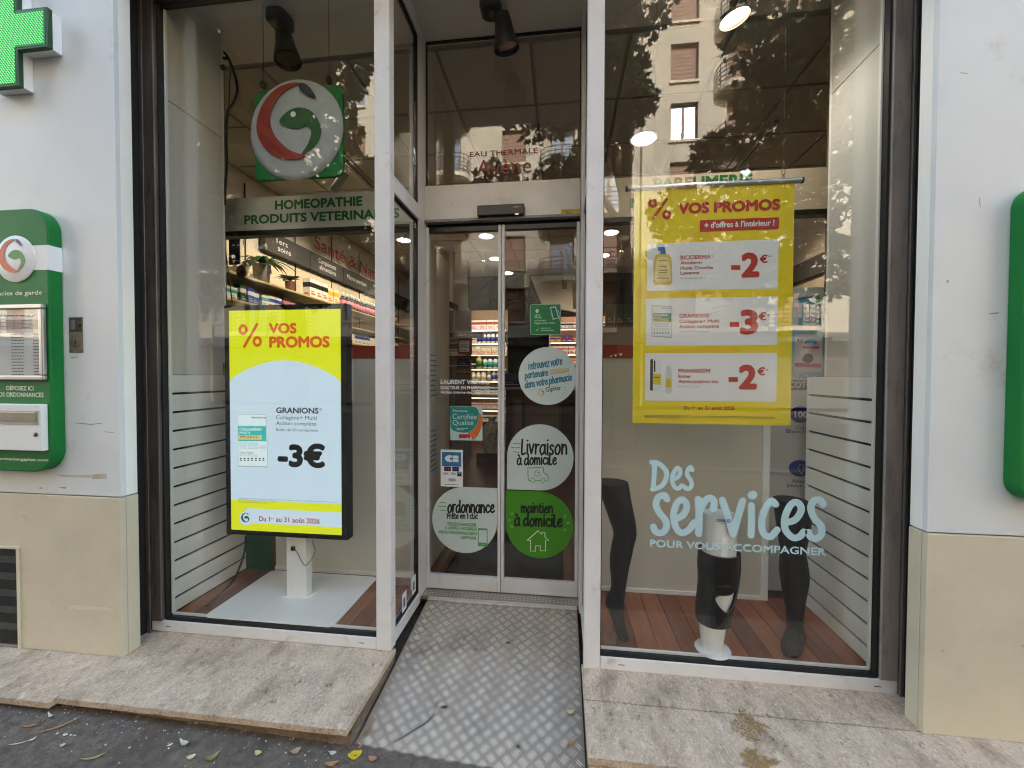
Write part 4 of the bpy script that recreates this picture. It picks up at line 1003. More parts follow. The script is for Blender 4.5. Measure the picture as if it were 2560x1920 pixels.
bt('GRANIONS', M['ink'], 436, 834, 498, 834, 827, 0); bt('COLLAG\u00c8NE+', bw, 388, 880, 482, 880, 869, .03); bt('MULTI', bw, 388, 892, 432, 892, 884, .03); bt('TYPE I, II, III, V, X', M['ink'], 388, 909, 478, 909, 900, 0)
for y0 in (930, 938, 946, 962, 970): bt('ACTION COMPL\u00c8TE OS PEAU ARTICULATIONS', M['ink'], 388, y0, 484, y0, y0-4, 0)
b = B()
for i in range(6):
    for dz in (0, 8): b.face(pts(zL, [(388+18*i, 980+dz), (396+18*i, 980+dz), (396+18*i, 984+dz), (388+18*i, 984+dz)], YT), YT)
b.build('pack_icons', M['ink'], sht)
YT += .0013
B().face(pts(zL, [(366,1152),(384,1150),(382,1350),(364,1346)], YT), YT).build('carton_side', mat('carton_charcoal', S(52, 52, 54), .6), sht)
B().face(pts(zL, [(384,1150),(436,1160),(433,1354),(382,1350)], YT), YT).build('carton_front', mat('pack_paper', S(216, 222, 222), .6), sht)
B().face(pts(zL, [(384,1240),(434,1244),(433,1312),(383,1310)], YT), YT-.0003).build('carton_yellow', mat('carton_yellow_ink', S(206, 186, 20), .6), sht)
b = B(); b.face(pts(zL, [(388,1230),(388,1160),(398,1160),(398,1230)], YT), YT-.0004); b.face(pts(zL, [(388,1262),(424,1264),(424,1268),(388,1266)], YT), YT-.0006); b.build('carton_print', M['ink'], sht)
B().face(smooth_pts(pts(zL, [(470,1196),(490,1196),(500,1230),(500,1356),(480,1362),(462,1354),(464,1230)], YT), 3, True), YT).build('roller_picture', mat('roller_white', S(200, 204, 200), .6), sht)
B().face(pts(zL, [(464,1272),(498,1274),(498,1330),(463,1328)], YT), YT-.0003).build('roller_label', mat('carton_yellow_ink', S(206, 186, 20), .6), sht)
# rod, hooks and chains
a, c = at(zL, 217, 88, YB), at(zL, 1320, 40, YB)
zr = 2.243
B().tube([(a.x, YB, zr), (c.x, YB, zr)], .0125, 16).build('rod', M['silver'], bn, 0, True)
for x in (a.x, c.x): B().tube([(x-.004, YB, zr), (x+.004, YB, zr)], .0135, 16).build('rod_cap', M['blackmetal'], bn)
ch = mat('chain_metal', S(120, 112, 100), .35, metal=.8)
for x in (405, 1240):
    p_ = at(zK, x, 1165, YB); bz = zr+.012
    lk = B()
    for i in range(36):
        z0 = bz+.032*i
        if i > 2: break
        r_ = .007
        ring = [(p_.x+(r_*math.cos(u) if i % 2 else 0), YB+(0 if i % 2 else r_*math.cos(u)), z0+.019*math.sin(u)) for u in [j*math.pi/5 for j in range(11)]]
        lk.tube(ring, .0018, 5, False)
    lk.build('chain', ch, bn, 0, True)
    B().tube([(p_.x, YB, bz+.1), (p_.x, YB, 3.39)], .0007, 5).build('wire', ch, bn)

# lettering on the glass
YGl = .0236
aq = mat('pale_blue_film', S(176, 208, 216), .5, var=.05, vs=6)
lt = thing('window_lettering', 'pale blue brush lettering on the lower right display window', 'lettering', (.7, .02, .6))
def brush(name, z, strokes, wpx, Y=YGl):
    b = B(); wd = (at(z, 1000+wpx, 600, Y)-at(z, 1000, 600, Y)).x
    for i, q in enumerate(strokes):
        wm = 1
        if isinstance(q[0], (int, float)): wm = q[0]; q = q[1]
        ribbon(b, pts(z, q, Y), wd*wm*1.18, Y-.00025*i, 6)
    return b.build(name, aq, lt)
brush('letter_d', zM, [[(372,262),(368,330),(364,398)], [(352,250),(395,258),(438,300),(440,345),(410,392),(358,410)]], 26)
brush('letter_e', zM, [[(484,350),(512,335),(524,306),(508,284),(486,308),(474,350),(486,392),(510,406),(532,388)]], 23)
brush('letter_s', zM, [[(594,296),(585,280),(566,300),(566,330),(588,362),(586,398),(562,408),(548,395)]], 24)
brush('letter_s', zM, [[(444,468),(430,448),(396,456),(378,500),(400,550),(436,596),(438,642),(410,668),(376,660),(364,632)]], 36)
brush('letter_e', zM, [[(484,592),(540,562),(562,508),(536,472),(502,496),(484,560),(494,630),(530,668),(576,648),(604,606)]], 36)
brush('letter_r', zM, [[(630,470),(634,560),(632,672)], [(634,556),(664,486),(700,462),(724,488),(718,525)]], 38)
brush('letter_v', zM, [[(772,476),(800,560),(836,676)], [(836,676),(860,590),(892,480)]], 38)
brush('letter_i', zM, [[(944,506),(946,590),(942,682)], (1.25, [(948,446),(954,443)])], 36)
brush('letter_c', zM, [[(1088,500),(1060,480),(1020,540),(1004,610),(1020,676),(1060,690),(1096,650)]], 36)
brush('letter_e', zM, [[(1140,610),(1204,590),(1240,530),(1216,488),(1176,504),(1142,580),(1146,650),(1190,696),(1230,690),(1254,662)]], 36)
brush('letter_s', zM, [[(1368,500),(1352,474),(1316,478),(1296,520),(1316,580),(1356,628),(1358,676),(1328,702),(1296,694),(1282,664)]], 36)
txp('POUR VOUS ACCOMPAGNER', lt, aq, zM, 343, 752, 1385, 800, 712, YGl, .035, rot=0)

# leg forms: left/right outline in pixels at a depth
def limb(b, z, rows, Y, depth=1., n=22, yo=None):
    rg = []
    for i, (xl, xr, y) in enumerate(rows):
        a, c = at(z, xl, y, Y), at(z, xr, y, Y); r = (c.x-a.x)/2; cx = (a.x+c.x)/2; zc = (a.z+c.z)/2
        dd = yo[i] if yo else 0
        d_ = depth[i] if isinstance(depth, list) else depth
        rg.append((cx, Y+dd, zc, r, r*d_))
    rg = smooth_pts(rg, 4)
    b.rings([[(cx+rx*math.cos(2*math.pi*j/n), cy_+ry*math.sin(2*math.pi*j/n), zc) for j in range(n)] for cx, cy_, zc, rx, ry in rg])
st_ = mat('black_stocking', S(15, 12, 10), .6, var=.35, vs=3, bump=.1, bs=400, spec=.2)
t = thing('leg_form', 'bent mannequin leg in sheer black stocking balancing on its toes', 'mannequin leg', (.3, .13, .07))
b = B()
rows1 = [(18,214,366),(20,218,385),(40,226,430),(62,234,480),(84,246,540),(104,258,600),(122,264,650),(126,262,690),(116,248,740),(107,236,800),(105,222,860),(110,212,920),(113,202,980),(105,196,1020),(86,192,1060),(80,191,1090),(86,190,1110),(104,189,1140),(118,191,1180),(130,198,1220),(140,210,1260),(158,226,1300),(172,232,1325),(188,230,1342),(204,222,1350)]
limb(b, zM, rows1, .13, .92)
b.build('stocking_leg', st_, t, 0, True)
B().face(smooth_pts(pts(zM, [(172,532),(240,535),(246,570),(176,568)], .05), 2, True), .052).build('garter_label', mat('grey_garter', S(96, 92, 92), .6), t) if 0 else None
p_ = at(zM, 140, 1338, .13)
cl = glass('clear_acrylic', (.96, .97, .97, 1), .06, .7)
B().lathe((p_.x-.01, .125, .069), [(.055, 0), (.055, .003), (.01, .004)], 28).build('acrylic_foot', cl, t, 0, True)
t = thing('leg_form', 'white leg form wearing a black hinged knee brace', 'mannequin leg', (.72, .1, .07))
fm = mat('frosted_plastic', S(228, 229, 228), .45, var=.05, vs=8)
b = B(); limb(b, zM, [(664,852,552),(662,852,570),(658,852,640),(654,850,740),(652,848,860),(652,840,960),(648,828,1040),(642,806,1110),(640,794,1180),(640,786,1250),(646,776,1310),(652,770,1370)], .1, .95)
b.build('leg', fm, t, 0, True)
p_ = at(zM, 714, 1378, .1); rr_ = (at(zM, 818, 1370, .1).x-at(zM, 608, 1370, .1).x)/2
B().lathe((p_.x, .1, .069), [(rr_*.98, 0), (rr_, .003), (rr_*.96, .008), (rr_*.5, .01)], 40).build('foot_disc', M['white'], t, 0, True)
txp('GIBAUD', t, nv, zM, 738, 606, 822, 606, 588, .1-.098, .04)
inkp(t, nv, zM, 760, 800, 616, 611, .1-.098)
nb = mat('black_neoprene', S(11, 10, 11), .6, var=.3, vs=12, bump=.5, bs=60, spec=.35)
# knee brace: one sleeve round the leg with an open kneecap and a slit above it
LEGR = [(662,852,740),(652,848,860),(652,840,960),(648,828,1040),(642,806,1110),(640,794,1180),(640,790,1215)]
def leg_at(y):
    for (a0, b0, y0), (a1, b1, y1) in zip(LEGR, LEGR[1:]):
        if y0 <= y <= y1:
            f = (y-y0)/(y1-y0); return a0+(a1-a0)*f, b0+(b1-b0)*f
    return LEGR[-1][:2]
def ring_pt(y, th, grow):
    xl, xr = leg_at(y); a, c = at(zM, xl, y, .1), at(zM, xr, y, .1); r = (c.x-a.x)/2+grow
    return Vector(((a.x+c.x)/2+r*math.cos(th), .1+r*.97*math.sin(th), (a.z+c.z)/2))
def inside(p, P):
    r_ = False
    for i in range(len(P)):
        (x1, y1), (x2, y2) = P[i], P[i-1]
        if (y1 > p[1]) != (y2 > p[1]) and p[0] < (x2-x1)*(p[1]-y1)/(y2-y1)+x1: r_ = not r_
    return r_
# openings in (angle, y): front of the leg is -90 degrees
HOLE = smooth_pts([(-106, 992), (-114, 1012), (-106, 1042), (-84, 1078), (-62, 1096), (-52, 1080), (-40, 1040), (-32, 990), (-34, 962), (-50, 955), (-66, 978), (-88, 986)], 4, True)
SLIT = [(-46, 765), (-34, 765), (-37, 880), (-45, 885)]
b = B(); NT, NY = 120, 84; idx = {}
def top_y(th): return 772 if math.degrees(th) % 360 > 180 else 800
for j in range(NY+1):
    for i in range(NT):
        th = 2*math.pi*i/NT-math.pi; y = 772+(1188-772)*j/NY
        f = (y-772)/(1188-772); g = .0125+.004*math.sin(f*9)*.4+.003*math.sin(3*th+f*8)*.5
        y2 = y+(14*math.sin(th+1) if j == NY else 0)
        idx[i, j] = len(b.v); b.v.append(tuple(ring_pt(y2, th, g)))
for j in range(NY):
    for i in range(NT):
        th = -180+360*(i+.5)/NT; y = 772+(1188-772)*(j+.5)/NY
        if inside((th, y), HOLE) or inside((th, y), SLIT): continue
        b.f.append((idx[i, j], idx[(i+1) % NT, j], idx[(i+1) % NT, j+1], idx[i, j+1])); b.m.append(0)
o = b.build('sleeve', nb, t, 0, True); md = o.modifiers.new('thickness', 'SOLIDIFY'); md.thickness = .005; md.offset = -1
rim_ = mat('brace_piping', S(70, 68, 70), .5)
def edge(name, P, g=.0135, r=.0022, closed=True):
    Q = [ring_pt(y, R(th), g) for th, y in P]
    B().tube(Q+([Q[0]] if closed else []), r, 6).build(name, rim_, t, 0, True)
edge('kneecap_piping', HOLE); edge('slit_piping', [(-46, 772), (-46, 830), (-45, 884)], closed=False); edge('slit_piping', [(-34, 772), (-35, 830), (-37, 880)], closed=False)
edge('top_binding', [(a_, 772) for a_ in range(-214, -46, 8)], closed=False); edge('hem_binding', [(a_, 1188+14*math.sin(R(a_)+1)) for a_ in range(-180, 180, 10)], .014, .003)
def strap(name, y0, y1, a0, a1, g, slope=0.):
    b = B(); n = 40; rg = []
    for k_ in range(2):
        rg.append([])
    V = []
    for i in range(n+1):
        th = a0+(a1-a0)*i/n; dy = slope*(th-a0)
        V += [ring_pt(y0+dy, R(th), g), ring_pt(y1+dy, R(th), g+.001)]
    b.add(V, [(2*i, 2*i+2, 2*i+3, 2*i+1) for i in range(n)])
    o = b.build(name, mat('brace_strap', S(46, 45, 47), .7, bump=.3, bs=140), t, 0, True); md = o.modifiers.new('thickness', 'SOLIDIFY'); md.thickness = .004; md.offset = 1
strap('upper_strap', 884, 944, -200, 20, .0155, -.02); strap('lower_strap', 1100, 1150, -210, -40, .0155, .12)
strap('hinge_cover', 800, 1090, -24, 8, .016)
q_ = at(zM, 657, 777, .02); B().prism(ell(q_.x, q_.z, .005, .0035, n=10), .062, .07).build('pink_tab', mat('pink_tab', S(190, 60, 90), .5), t)
t = thing('leg_form', 'black stocking leg form standing upright by the slatwall', 'mannequin leg', (1.1, .2, .07))
b = B()
limb(b, zM, [(1080,1270,470),(1082,1284,490),(1090,1290,560),(1100,1286,640),(1112,1270,720),(1120,1262,770),(1116,1272,840),(1114,1280,900),(1122,1278,960),(1132,1266,1030),(1148,1256,1110),(1156,1250,1180),(1158,1252,1240),(1160,1252,1275)], .24, .95)
b.build('stocking_leg', st_, t, 0, True)
pa = at(zM, 1205, 1262, .24); b = B(); rg = []
for f, zc, rx, rz_ in ((-.22, pa.z-.03, .03, .03), (-.05, pa.z-.015, .043, .045), (.15, pa.z-.03, .044, .042), (.4, .112, .043, .036), (.65, .102, .045, .03), (.85, .096, .042, .025), (.97, .092, .03, .02), (1.03, .09, .012, .01)):
    X_ = pa.x+(1.035-pa.x)*f; Y_ = .24+(.075-.24)*f
    rg.append([(X_+rx*.9*math.cos(2*math.pi*j/18), Y_-rx*.4*math.cos(2*math.pi*j/18), zc+rz_*math.sin(2*math.pi*j/18)) for j in range(18)])
b.rings(rg); b.build('stocking_foot', st_, t, 0, True)

# carton tower at the right
tw = thing('carton_tower', 'tall printed carton display with blue brand badge behind the banner', 'carton display', (1.4, .75, .07))
cw = mat('carton_white', S(206, 208, 204), .55, var=.03); cbl = mat('carton_blue', S(150, 190, 206), .55, var=.04); nb2 = mat('carton_navy', S(28, 48, 120), .5)
x0, x1 = 1.19, 1.62
B().box(x0, x1, .7, .95, .0685, 1.865).build('carton', cw, tw, .002)
B().box(x0-.03, x0-.0005, .7, .95, .0685, 1.2).build('carton_side', cbl, tw)
Yc = .6985
Xc = lambda x: at(zO, x, 600, Yc).x
Zc = lambda y: at(zO, 200, y, Yc).z
B().face([(x0, Zc(968)), (x1, Zc(968)), (x1, Zc(742)), (x0, Zc(742))], Yc).build('blue_field', cbl, tw)
B().face(ell(Xc(238), Zc(655), .16, .085), Yc).build('brand_oval', mat('oval_blue', S(84, 160, 190), .5), tw)
ty = mat('brand_letter_white', S(214, 220, 216), .5)
tx('Tidoo', tw, ty, Xc(166), Xc(166)+.235, Zc(680), .075, Yc-.0012, .07)
tx('EXPERT', tw, nb2, Xc(212), Xc(212)+.16, Zc(703), .018, Yc-.0014, .06)
tx('NATURELLEMENT', tw, M['ink'], Xc(160), Xc(160)+.14, Zc(598), .011, Yc-.0008, .02, rot=.12)
B().face(smooth_pts([(Xc(278), Zc(632)), (Xc(272), Zc(600)), (Xc(286), Zc(582)), (Xc(290), Zc(610))], 3, True), Yc-.001).build('leaf_mark', gl, tw)
B().face([(Xc(168), Zc(945)), (Xc(300), Zc(945)), (Xc(304), Zc(768)), (Xc(172), Zc(762))], Yc-.0006).build('pouch_picture', mat('pouch_white', S(212, 208, 206), .5), tw)
for x, cc in ((184, nb2), (192, cw), (200, br)): B().face([(Xc(x), Zc(800)), (Xc(x+8), Zc(800)), (Xc(x+8), Zc(786)), (Xc(x), Zc(786))], Yc-.001).build('flag_stripe', cc, tw)
B().face(ell(Xc(248), Zc(802), .035, .018, 20), Yc-.001).build('pouch_brand', MATS['oval_blue'], tw)
pkk = mat('pouch_pink', S(190, 70, 100), .5)
B().face([(Xc(210), Zc(833)), (Xc(290), Zc(833)), (Xc(290), Zc(822)), (Xc(210), Zc(822))], Yc-.001).build('pouch_band', pkk, tw)
B().face([(Xc(172), Zc(920)), (Xc(300), Zc(924)), (Xc(300), Zc(906)), (Xc(172), Zc(902))], Yc-.001).build('pouch_band', pkk, tw)
B().face(smooth_pts([(Xc(210), Zc(892)), (Xc(216), Zc(868)), (Xc(236), Zc(856)), (Xc(258), Zc(866)), (Xc(262), Zc(886)), (Xc(240), Zc(902))], 3, True), Yc-.001).build('pouch_photo', mat('photo_brown', S(86, 60, 46), .6, var=.4, vs=40), tw)
tx('Pads de', tw, M['ink'], Xc(196), Xc(196)+.13, Zc(978), .02, Yc-.0008, .0)
B().face([(x0, Zc(1032)), (x1, Zc(1032)), (x1, Zc(985)), (x0, Zc(985))], Yc-.0004).build('navy_band', nb2, tw)
tx('COTON', tw, cw, Xc(148), Xc(148)+.16, Zc(1022), .036, Yc-.0012, .04)
for zc, s_ in ((1150, '100%'), (1410, '')):
    B().face(ell(Xc(206), Zc(zc), .06, .048), Yc-.0004).build('navy_badge', nb2, tw)
    if s_: tx(s_, tw, cw, Xc(176), Xc(176)+.11, Zc(1166), .036, Yc-.0012, .04)
b = B(); ribbon(b, [(Xc(205), Zc(1390)), (Xc(200), Zc(1412)), (Xc(216), Zc(1440))], .003, Yc-.0012); ribbon(b, [(Xc(205), Zc(1390)), (Xc(225), Zc(1400)), (Xc(216), Zc(1440))], .003, Yc-.0014); b.build('leaf_icon', cw, tw)
for s_, x, y, w_ in (('Coton', 182, 1222, .08), ('Blanchi sans', 137, 1241, .2), ('Adapt\u00e9 aux', 169, 1481, .15), ('peaux sensibles', 146, 1502, .22)): tx(s_, tw, M['ink'], Xc(x), Xc(x)+w_, Zc(y), .022, Yc-.0008, .0)

# ------------------------------------------------------------------ on the left pier
cr = thing('pharmacy_cross', 'green LED pharmacy cross on a white housing, cut by the picture edge', 'cross sign', (-2.58, -.23, 2.9))
cx_, cz_, ar, ln = -2.585, 2.927, .0905, .252
def cross(a, l): return [(cx_-a, cz_-l), (cx_+a, cz_-l), (cx_+a, cz_-a), (cx_+l, cz_-a), (cx_+l, cz_+a), (cx_+a, cz_+a), (cx_+a, cz_+l), (cx_-a, cz_+l), (cx_-a, cz_+a), (cx_-l, cz_+a), (cx_-l, cz_-a), (cx_-a, cz_-a)]
B().prism(cross(ar-.006, ln-.006), -.2335, -.1945).build('housing', M['white'], cr, .002)
B().prism(cross(ar, ln), -.256, -.234).build('rim', mat('cross_rim', S(22, 66, 36), .45), cr, .003)
B().prism(cross(ar-.011, ln-.011), -.2575, -.2555).build('led_board', mat('led_board', S(4, 40, 12), .5, em=(.0, .30, .03, 1), ems=.5*SHOP_SCREEN), cr)
led = mat('led_green', S(40, 150, 60), .4, em=(.16, 1.0, .2, 1), ems=1.7*SHOP_SCREEN)
b = B(); st2 = .0135
for i in range(-20, 21):
    for j in range(-30, 31):
        x, z = cx_+i*st2+(st2/2 if j % 2 else 0), cz_+j*st2*.62
        if not ((abs(x-cx_) < ar-.016 and abs(z-cz_) < ln-.016) or (abs(z-cz_) < ar-.016 and abs(x-cx_) < ln-.016)): continue
        b.add([(x-.0052, -.2579, z+.0012), (x+.0032, -.2579, z-.0038), (x+.0058, -.2579, z-.0012), (x-.0028, -.2579, z+.0038)], [(0, 1, 2, 3)])
o = b.build('led_field', led, cr); o['kind'] = 'stuff'

def boxunit(label, x0, x1):
    return thing('prescription_box', label, 'letterbox', ((x0+x1)/2, -.22, .88))
pb = boxunit('rounded green prescription letterbox with notice frame, cut by the picture edge', -2.9, -2.36)
YF = -.25
bz0_, bz1_ = .885, 2.115
B().prism(rrect(-2.9, -2.361, bz0_, bz1_, .105, 10), YF, -.1945).build('body', M['greensign'], pb, .006, False, 3)
za, zb_ = at(zB, 120, 366, YF).z, at(zB, 120, 238, YF).z
b = B().box(-2.9, -2.3605, YF-.0006, YF+.05, za, zb_)
B().box(-2.9, -2.3595, YF-.0008, -.1948, za, zb_).build('white_band', M['white'], pb, .0008)
pc = at(zB, 85, 307, YF); rr_ = (at(zB, 188, 307, YF)-pc).x
B().lathe((pc.x, YF-.001, pc.z), [(rr_, 0), (rr_, .003), (rr_*.95, .006), (.001, .0075)], 40, 'y').build('logo_disc', M['white'], pb, 0, True)
logo(bpy.data.objects[[c.name for c in pb.children if c.name.startswith('logo_disc')][0]], pc.x, pc.z, rr_*.95, YF-.009, None, .0006)
wt = mat('white_vinyl', S(226, 232, 226), .4)
txp('Pharmacies de garde', pb, wt, zB, -110, 496, 218, 492, 474, YF-.0008, .01)
txp('D\u00c9POSEZ ICI', pb, wt, zB, 34, 987, 174, 986, 966, YF-.0008, .02); txp('VOS ORDONNANCES', pb, wt, zB, -22, 1021, 226, 1020, 999, YF-.0008, .02)
txp('www.pharmaciengiphar.com', pb, wt, zB, -110, 1349, 250, 1350, 1335, YF-.0008, .02)
nf = thing('notice_frame', 'silver framed duty pharmacy notice on the green letterbox', 'notice', (-2.55, -.26, 1.5))
x1 = at(zB, 215, 540, -.27).x; x0 = x1-.42; z1 = at(zB, 210, 537, -.27).z; z0 = at(zB, 210, 935, -.27).z
b = B().box(x0, x1, -.27, -.2505, z0, z0+.022).box(x0, x1, -.27, -.2505, z1-.022, z1).box(x0, x0+.022, -.2698, -.2505, z0+.0222, z1-.0222).box(x1-.022, x1, -.2698, -.2505, z0+.0222, z1-.0222)
b.build('frame', M['silver'], nf, .005, False, 3)
B().box(x0+.022, x1-.022, -.256, -.2508, z0+.022, z1-.022).build('paper', mat('notice_paper', S(196, 200, 208), .5, var=.06, vs=6), nf)
gi = mat('notice_ink', S(86, 90, 98), .6)
B().box(x0+.08, x1-.035, -.2565, -.2562, z1-.115, z1-.07).build('heading_bar', mat('notice_bar', S(110, 114, 124), .6), nf)
ink(nf, gi, x0+.09, x1-.045, z1-.055, .007, -.2566)
for i in range(16):
    zc = z1-.14-.0145*i
    ink(nf, gi, x1-.19, x1-.12, zc, .0042, -.2566, i); ink(nf, gi, x1-.07, x1-.035, zc, .0042, -.2566, i+40)
B().box(x0+.022, x1-.022, -.2612, -.2595, z0+.022, z1-.022).build('glazing', GLASS2, nf)
mb = thing('letter_flap_box', 'white steel drop box with letter flap on the green letterbox', 'drop box', (-2.55, -.27, 1))
x1 = at(zB, 214, 1055, -.275).x; x0 = x1-.42; z1 = at(zB, 212, 1060, -.275).z; z0 = at(zB, 212, 1302, -.275).z
B().box(x0, x1, -.276, -.2505, z0, z1).build('box', M['white'], mb, .003)
fz0, fz1 = at(zB, 160, 1166, -.28).z, at(zB, 160, 1092, -.28).z; fx = at(zB, 196, 1100, -.28).x
B().box(x0+.03, fx, -.2785, -.2762, fz0, fz1).build('flap_frame', M['silver'], mb, .001)
B().box(x0+.04, fx-.012, -.282, -.2788, fz0+.012, fz1-.008).build('flap', mat('flap_steel', S(150, 148, 142), .32, metal=.9, var=.15, vs=10), mb, .0015)
B().box(fx-.13, fx-.07, -.2824, -.2821, fz0+.024, fz0+.034).build('flap_label', mat('brass_label', S(150, 130, 100), .4), mb)
p_ = at(zB, 182, 1217, -.28); B().lathe((p_.x, -.2762, p_.z), [(.010, 0), (.010, .004), (.006, .006)], 18, 'y').build('lock', mat('lock_steel', S(120, 116, 112), .3, metal=.9), mb, 0, True)
# key switch
ks = thing('key_switch', 'small grey key switch plate with open slot on the grey pier', 'switch', (-2.29, -.194, 1.5))
x0, x1, z0, z1 = -2.331, -2.256, 1.447, 1.616; zm = at(zB, 390, 690, -.195).z
mg = mat('grubby_alloy', S(120, 112, 98), .5, metal=.4, var=.3, vs=25)
B().box(x0, x1, -.1965, -.1942, z0, zm).build('lock_plate', mg, ks, .001)
b = B().box(x0, x1, -.1962, -.1942, zm+.0005, zm+.004).box(x0, x0+.004, -.1962, -.1942, zm+.0045, z1-.004).box(x1-.004, x1, -.1962, -.1942, zm+.0045, z1-.004).box(x0, x1, -.1962, -.1942, z1-.0038, z1); b.build('surround', mg, ks)
B().box(x0+.004, x1-.004, -.1950, -.1942, zm+.0045, z1-.004).build('open_slot', mat('slot_back', S(74, 70, 64), .8, var=.4, vs=30), ks)
B().box(x0+.012, x0+.032, -.198, -.195, zm+.016, z1-.012).build('slot_block', mat('slot_grey', S(112, 108, 102), .7), ks, .001)
B().lathe((x1-.014, -.1952, (zm+z1)/2), [(.006, 0), (.006, .004)], 12, 'y').build('slot_plug', M['black'], ks)
pc = Vector(((x0+x1)/2+.003, 0, (z0+zm)/2+.004))
lr_ = B().lathe((pc.x, -.1966, pc.z), [(.024, 0), (.024, .0015), (.017, .003), (.016, .0035)], 24, 'y'); lr_ = lr_.build('lock_ring', mg, ks, 0, True)
B().box(pc.x-.0022, pc.x+.0022, -.2012, -.2001, pc.z-.009, pc.z+.009).build('keyhole', M['black'], lr_)
for dx, dz in ((-.032, -.036), (.032, -.036), (-.032, .043), (.032, .043)): B().lathe((pc.x-.003+dx, -.1966, pc.z-.004+dz), [(.0025, 0), (.002, .0012)], 8, 'y').build('screw', M['blackmetal'], ks)
# vent in the plinth
vt = thing('vent_grille', 'dark louvred vent in the beige plinth at the picture edge', 'vent', (-2.8, -.2, .2))
vx1, vz1 = -2.632, .50
B().box(-3.1, vx1-.012, -.1995, -.1975, .012, vz1-.012).build('dark_opening', M['black'], vt)
b = B().box(-3.1, vx1, -.206, -.1975, vz1-.0115, vz1).box(vx1-.0115, vx1, -.206, -.1975, -.004, vz1-.012); b.build('frame', M['plinth'], vt, .0015)
gb = mat('louvre_grey', S(74, 76, 78), .45, metal=.4, var=.2, vs=20)
for i in range(5):
    z0 = .085+.083*i
    B().add([(-3.1, -.2005, z0), (vx1-.0125, -.2005, z0), (vx1-.0125, -.2005, z0+.034), (-3.1, -.2005, z0+.034), (-3.1, -.2025, z0+.002), (vx1-.0125, -.2025, z0+.002)], [(0, 1, 2, 3)]).build('louvre_slat', gb, vt)
b = B()
for i in range(70):
    for s_ in (1, -1):
        x = -3.1+.012*i
        b.box(x, x+.0015, -.2002, -.1996, .02, .48) if s_ == 1 and x < vx1-.015 else None
for j in range(38): b.box(-3.1, vx1-.0125, -.2003, -.1997, .02+.012*j, .0212+.012*j)
o = b.build('wire_mesh', mat('mesh_wire', S(44, 44, 44), .5), vt); o['kind'] = 'stuff'
B().box(-3.1, vx1-.0125, -.2015, -.1975, -.003, .0115).build('vent_sill', M['stile'], vt)
# right pier: second green unit, mostly out of frame
p2 = boxunit('edge of a second rounded green wall unit at the far right of the picture', 1.6, 2.2)
B().prism(rrect(1.604, 2.2, .905, 2.02, .07, 8), -.25, -.1945).build('body', M['greensign'], p2, .006, False, 3)
b = B().box(1.7, 2.1, -.262, -.2503, 1.3, 1.75); b.build('notice_holder', M['silver'], p2, .003)

# ------------------------------------------------------------------ shop interior
# downlights
def downlight(label, x, y):
    t = thing('ceiling_downlight', label, 'downlight', (x, y, 3.39))
    B().lathe((x, y, 3.382), [(.078, .012), (.118, .011), (.122, .006), (.116, 0), (.094, .001)], 28).build('trim_ring', M['white'], t, 0, True)
    b = B().lathe((x, y, 3.3765), [(.094, 0), (.094, .004)], 28); b.build('lamp_disc', mat('downlight_lit', S(255, 250, 240), .3, em=(1, .94, .86, 1), ems=1.7), t)
for x, y, lb in ((-1.109, 4.1, 'round lit downlight in view at the top of the left door leaf'), (-1.16, 5.27, 'round lit downlight just beside the stiles where the doors meet'), (-1.073, 6.3, 'smallest lit downlight seen past the meeting stiles of the doors'), (-2.312, 4.11, 'round lit downlight seen through the narrow side glass'),
               (.69, 4.14, 'round lit downlight at the edge of the right window beside the post'), (.69, 1.8, 'large lit downlight high in the right window near the corner post'),
               (.69, 5.27, 'small lit downlight low beside the right corner post'), (2.0, 3.0, 'unseen lit downlight added behind the yellow banner to light the shop'), (-2.31, 2.0, 'unseen lit downlight added above the side wall shelves near the window'), (-2.31, 6.0, 'unseen lit downlight added above the far end of the side wall shelves'), (2.0, 5.3, 'unseen lit downlight added above the far counter')):  # the unseen downlights are added to brighten the shop
    downlight(lb, x, y)
# lighting tracks
tk = mat('track_white', S(190, 186, 178), .5)
for x, y0, y1, lb in ((-2.07, 1.0, 6.55, 'white lighting track on the ceiling above the side shelves'), (1.695, 1.66, 2.5, 'white lighting track on the ceiling above the banner')):
    t = thing('lighting_track', lb, 'track', (x, (y0+y1)/2, 3.38)); B().box(x-.018, x+.018, y0, y1, 3.365, 3.3935).build('rail', tk, t, .002); B().box(x-.006, x+.006, y0+.01, y1-.01, 3.3635, 3.3655).build('slot', M['blackmetal'], t)
def track_spot(label, x, y, zt, tilt=0., m_=None, aim=None, power=0):
    t = thing('track_spotlight', label, 'spotlight', (x, y, zt)); m_ = m_ or tk
    B().tube([(x, y, 3.392), (x, y, zt-.02)], .008, 8).build('stem', m_, t)
    d = Vector((math.sin(tilt), -.1, -math.cos(tilt))).normalized(); s0 = Vector((x, y, zt))
    if aim: d = (Vector(aim)-s0).normalized()
    B().tube([s0, s0+d*.02, s0+d*.2, s0+d*.22], [.03, .04, .042, .042], 16, not power).build('head', m_, t, 0, True)
    if power:
        B().tube([s0+d*.19, s0+d*.195], .04, 16).build('lamp_lens', mat('spot_lens', S(255, 246, 230), .3, em=(1, .86, .64, 1), ems=6), t)
        l_ = bpy.data.lights.new('track_lamp', 'SPOT'); l_.energy = power; l_.color = (1, .84, .62); l_.spot_size = R(100); l_.spot_blend = .9; l_.shadow_soft_size = .04
        lo = bpy.data.objects.new('track_lamp', l_); COL.objects.link(lo); lo.parent = t; lo.location = s0+d*.23-wl(t); lo.rotation_euler = d.to_track_quat('-Z', 'Y').to_euler()
track_spot('white cylinder spotlight hanging in the middle of the right door leaf view', -.6, 5.2, 3.09)
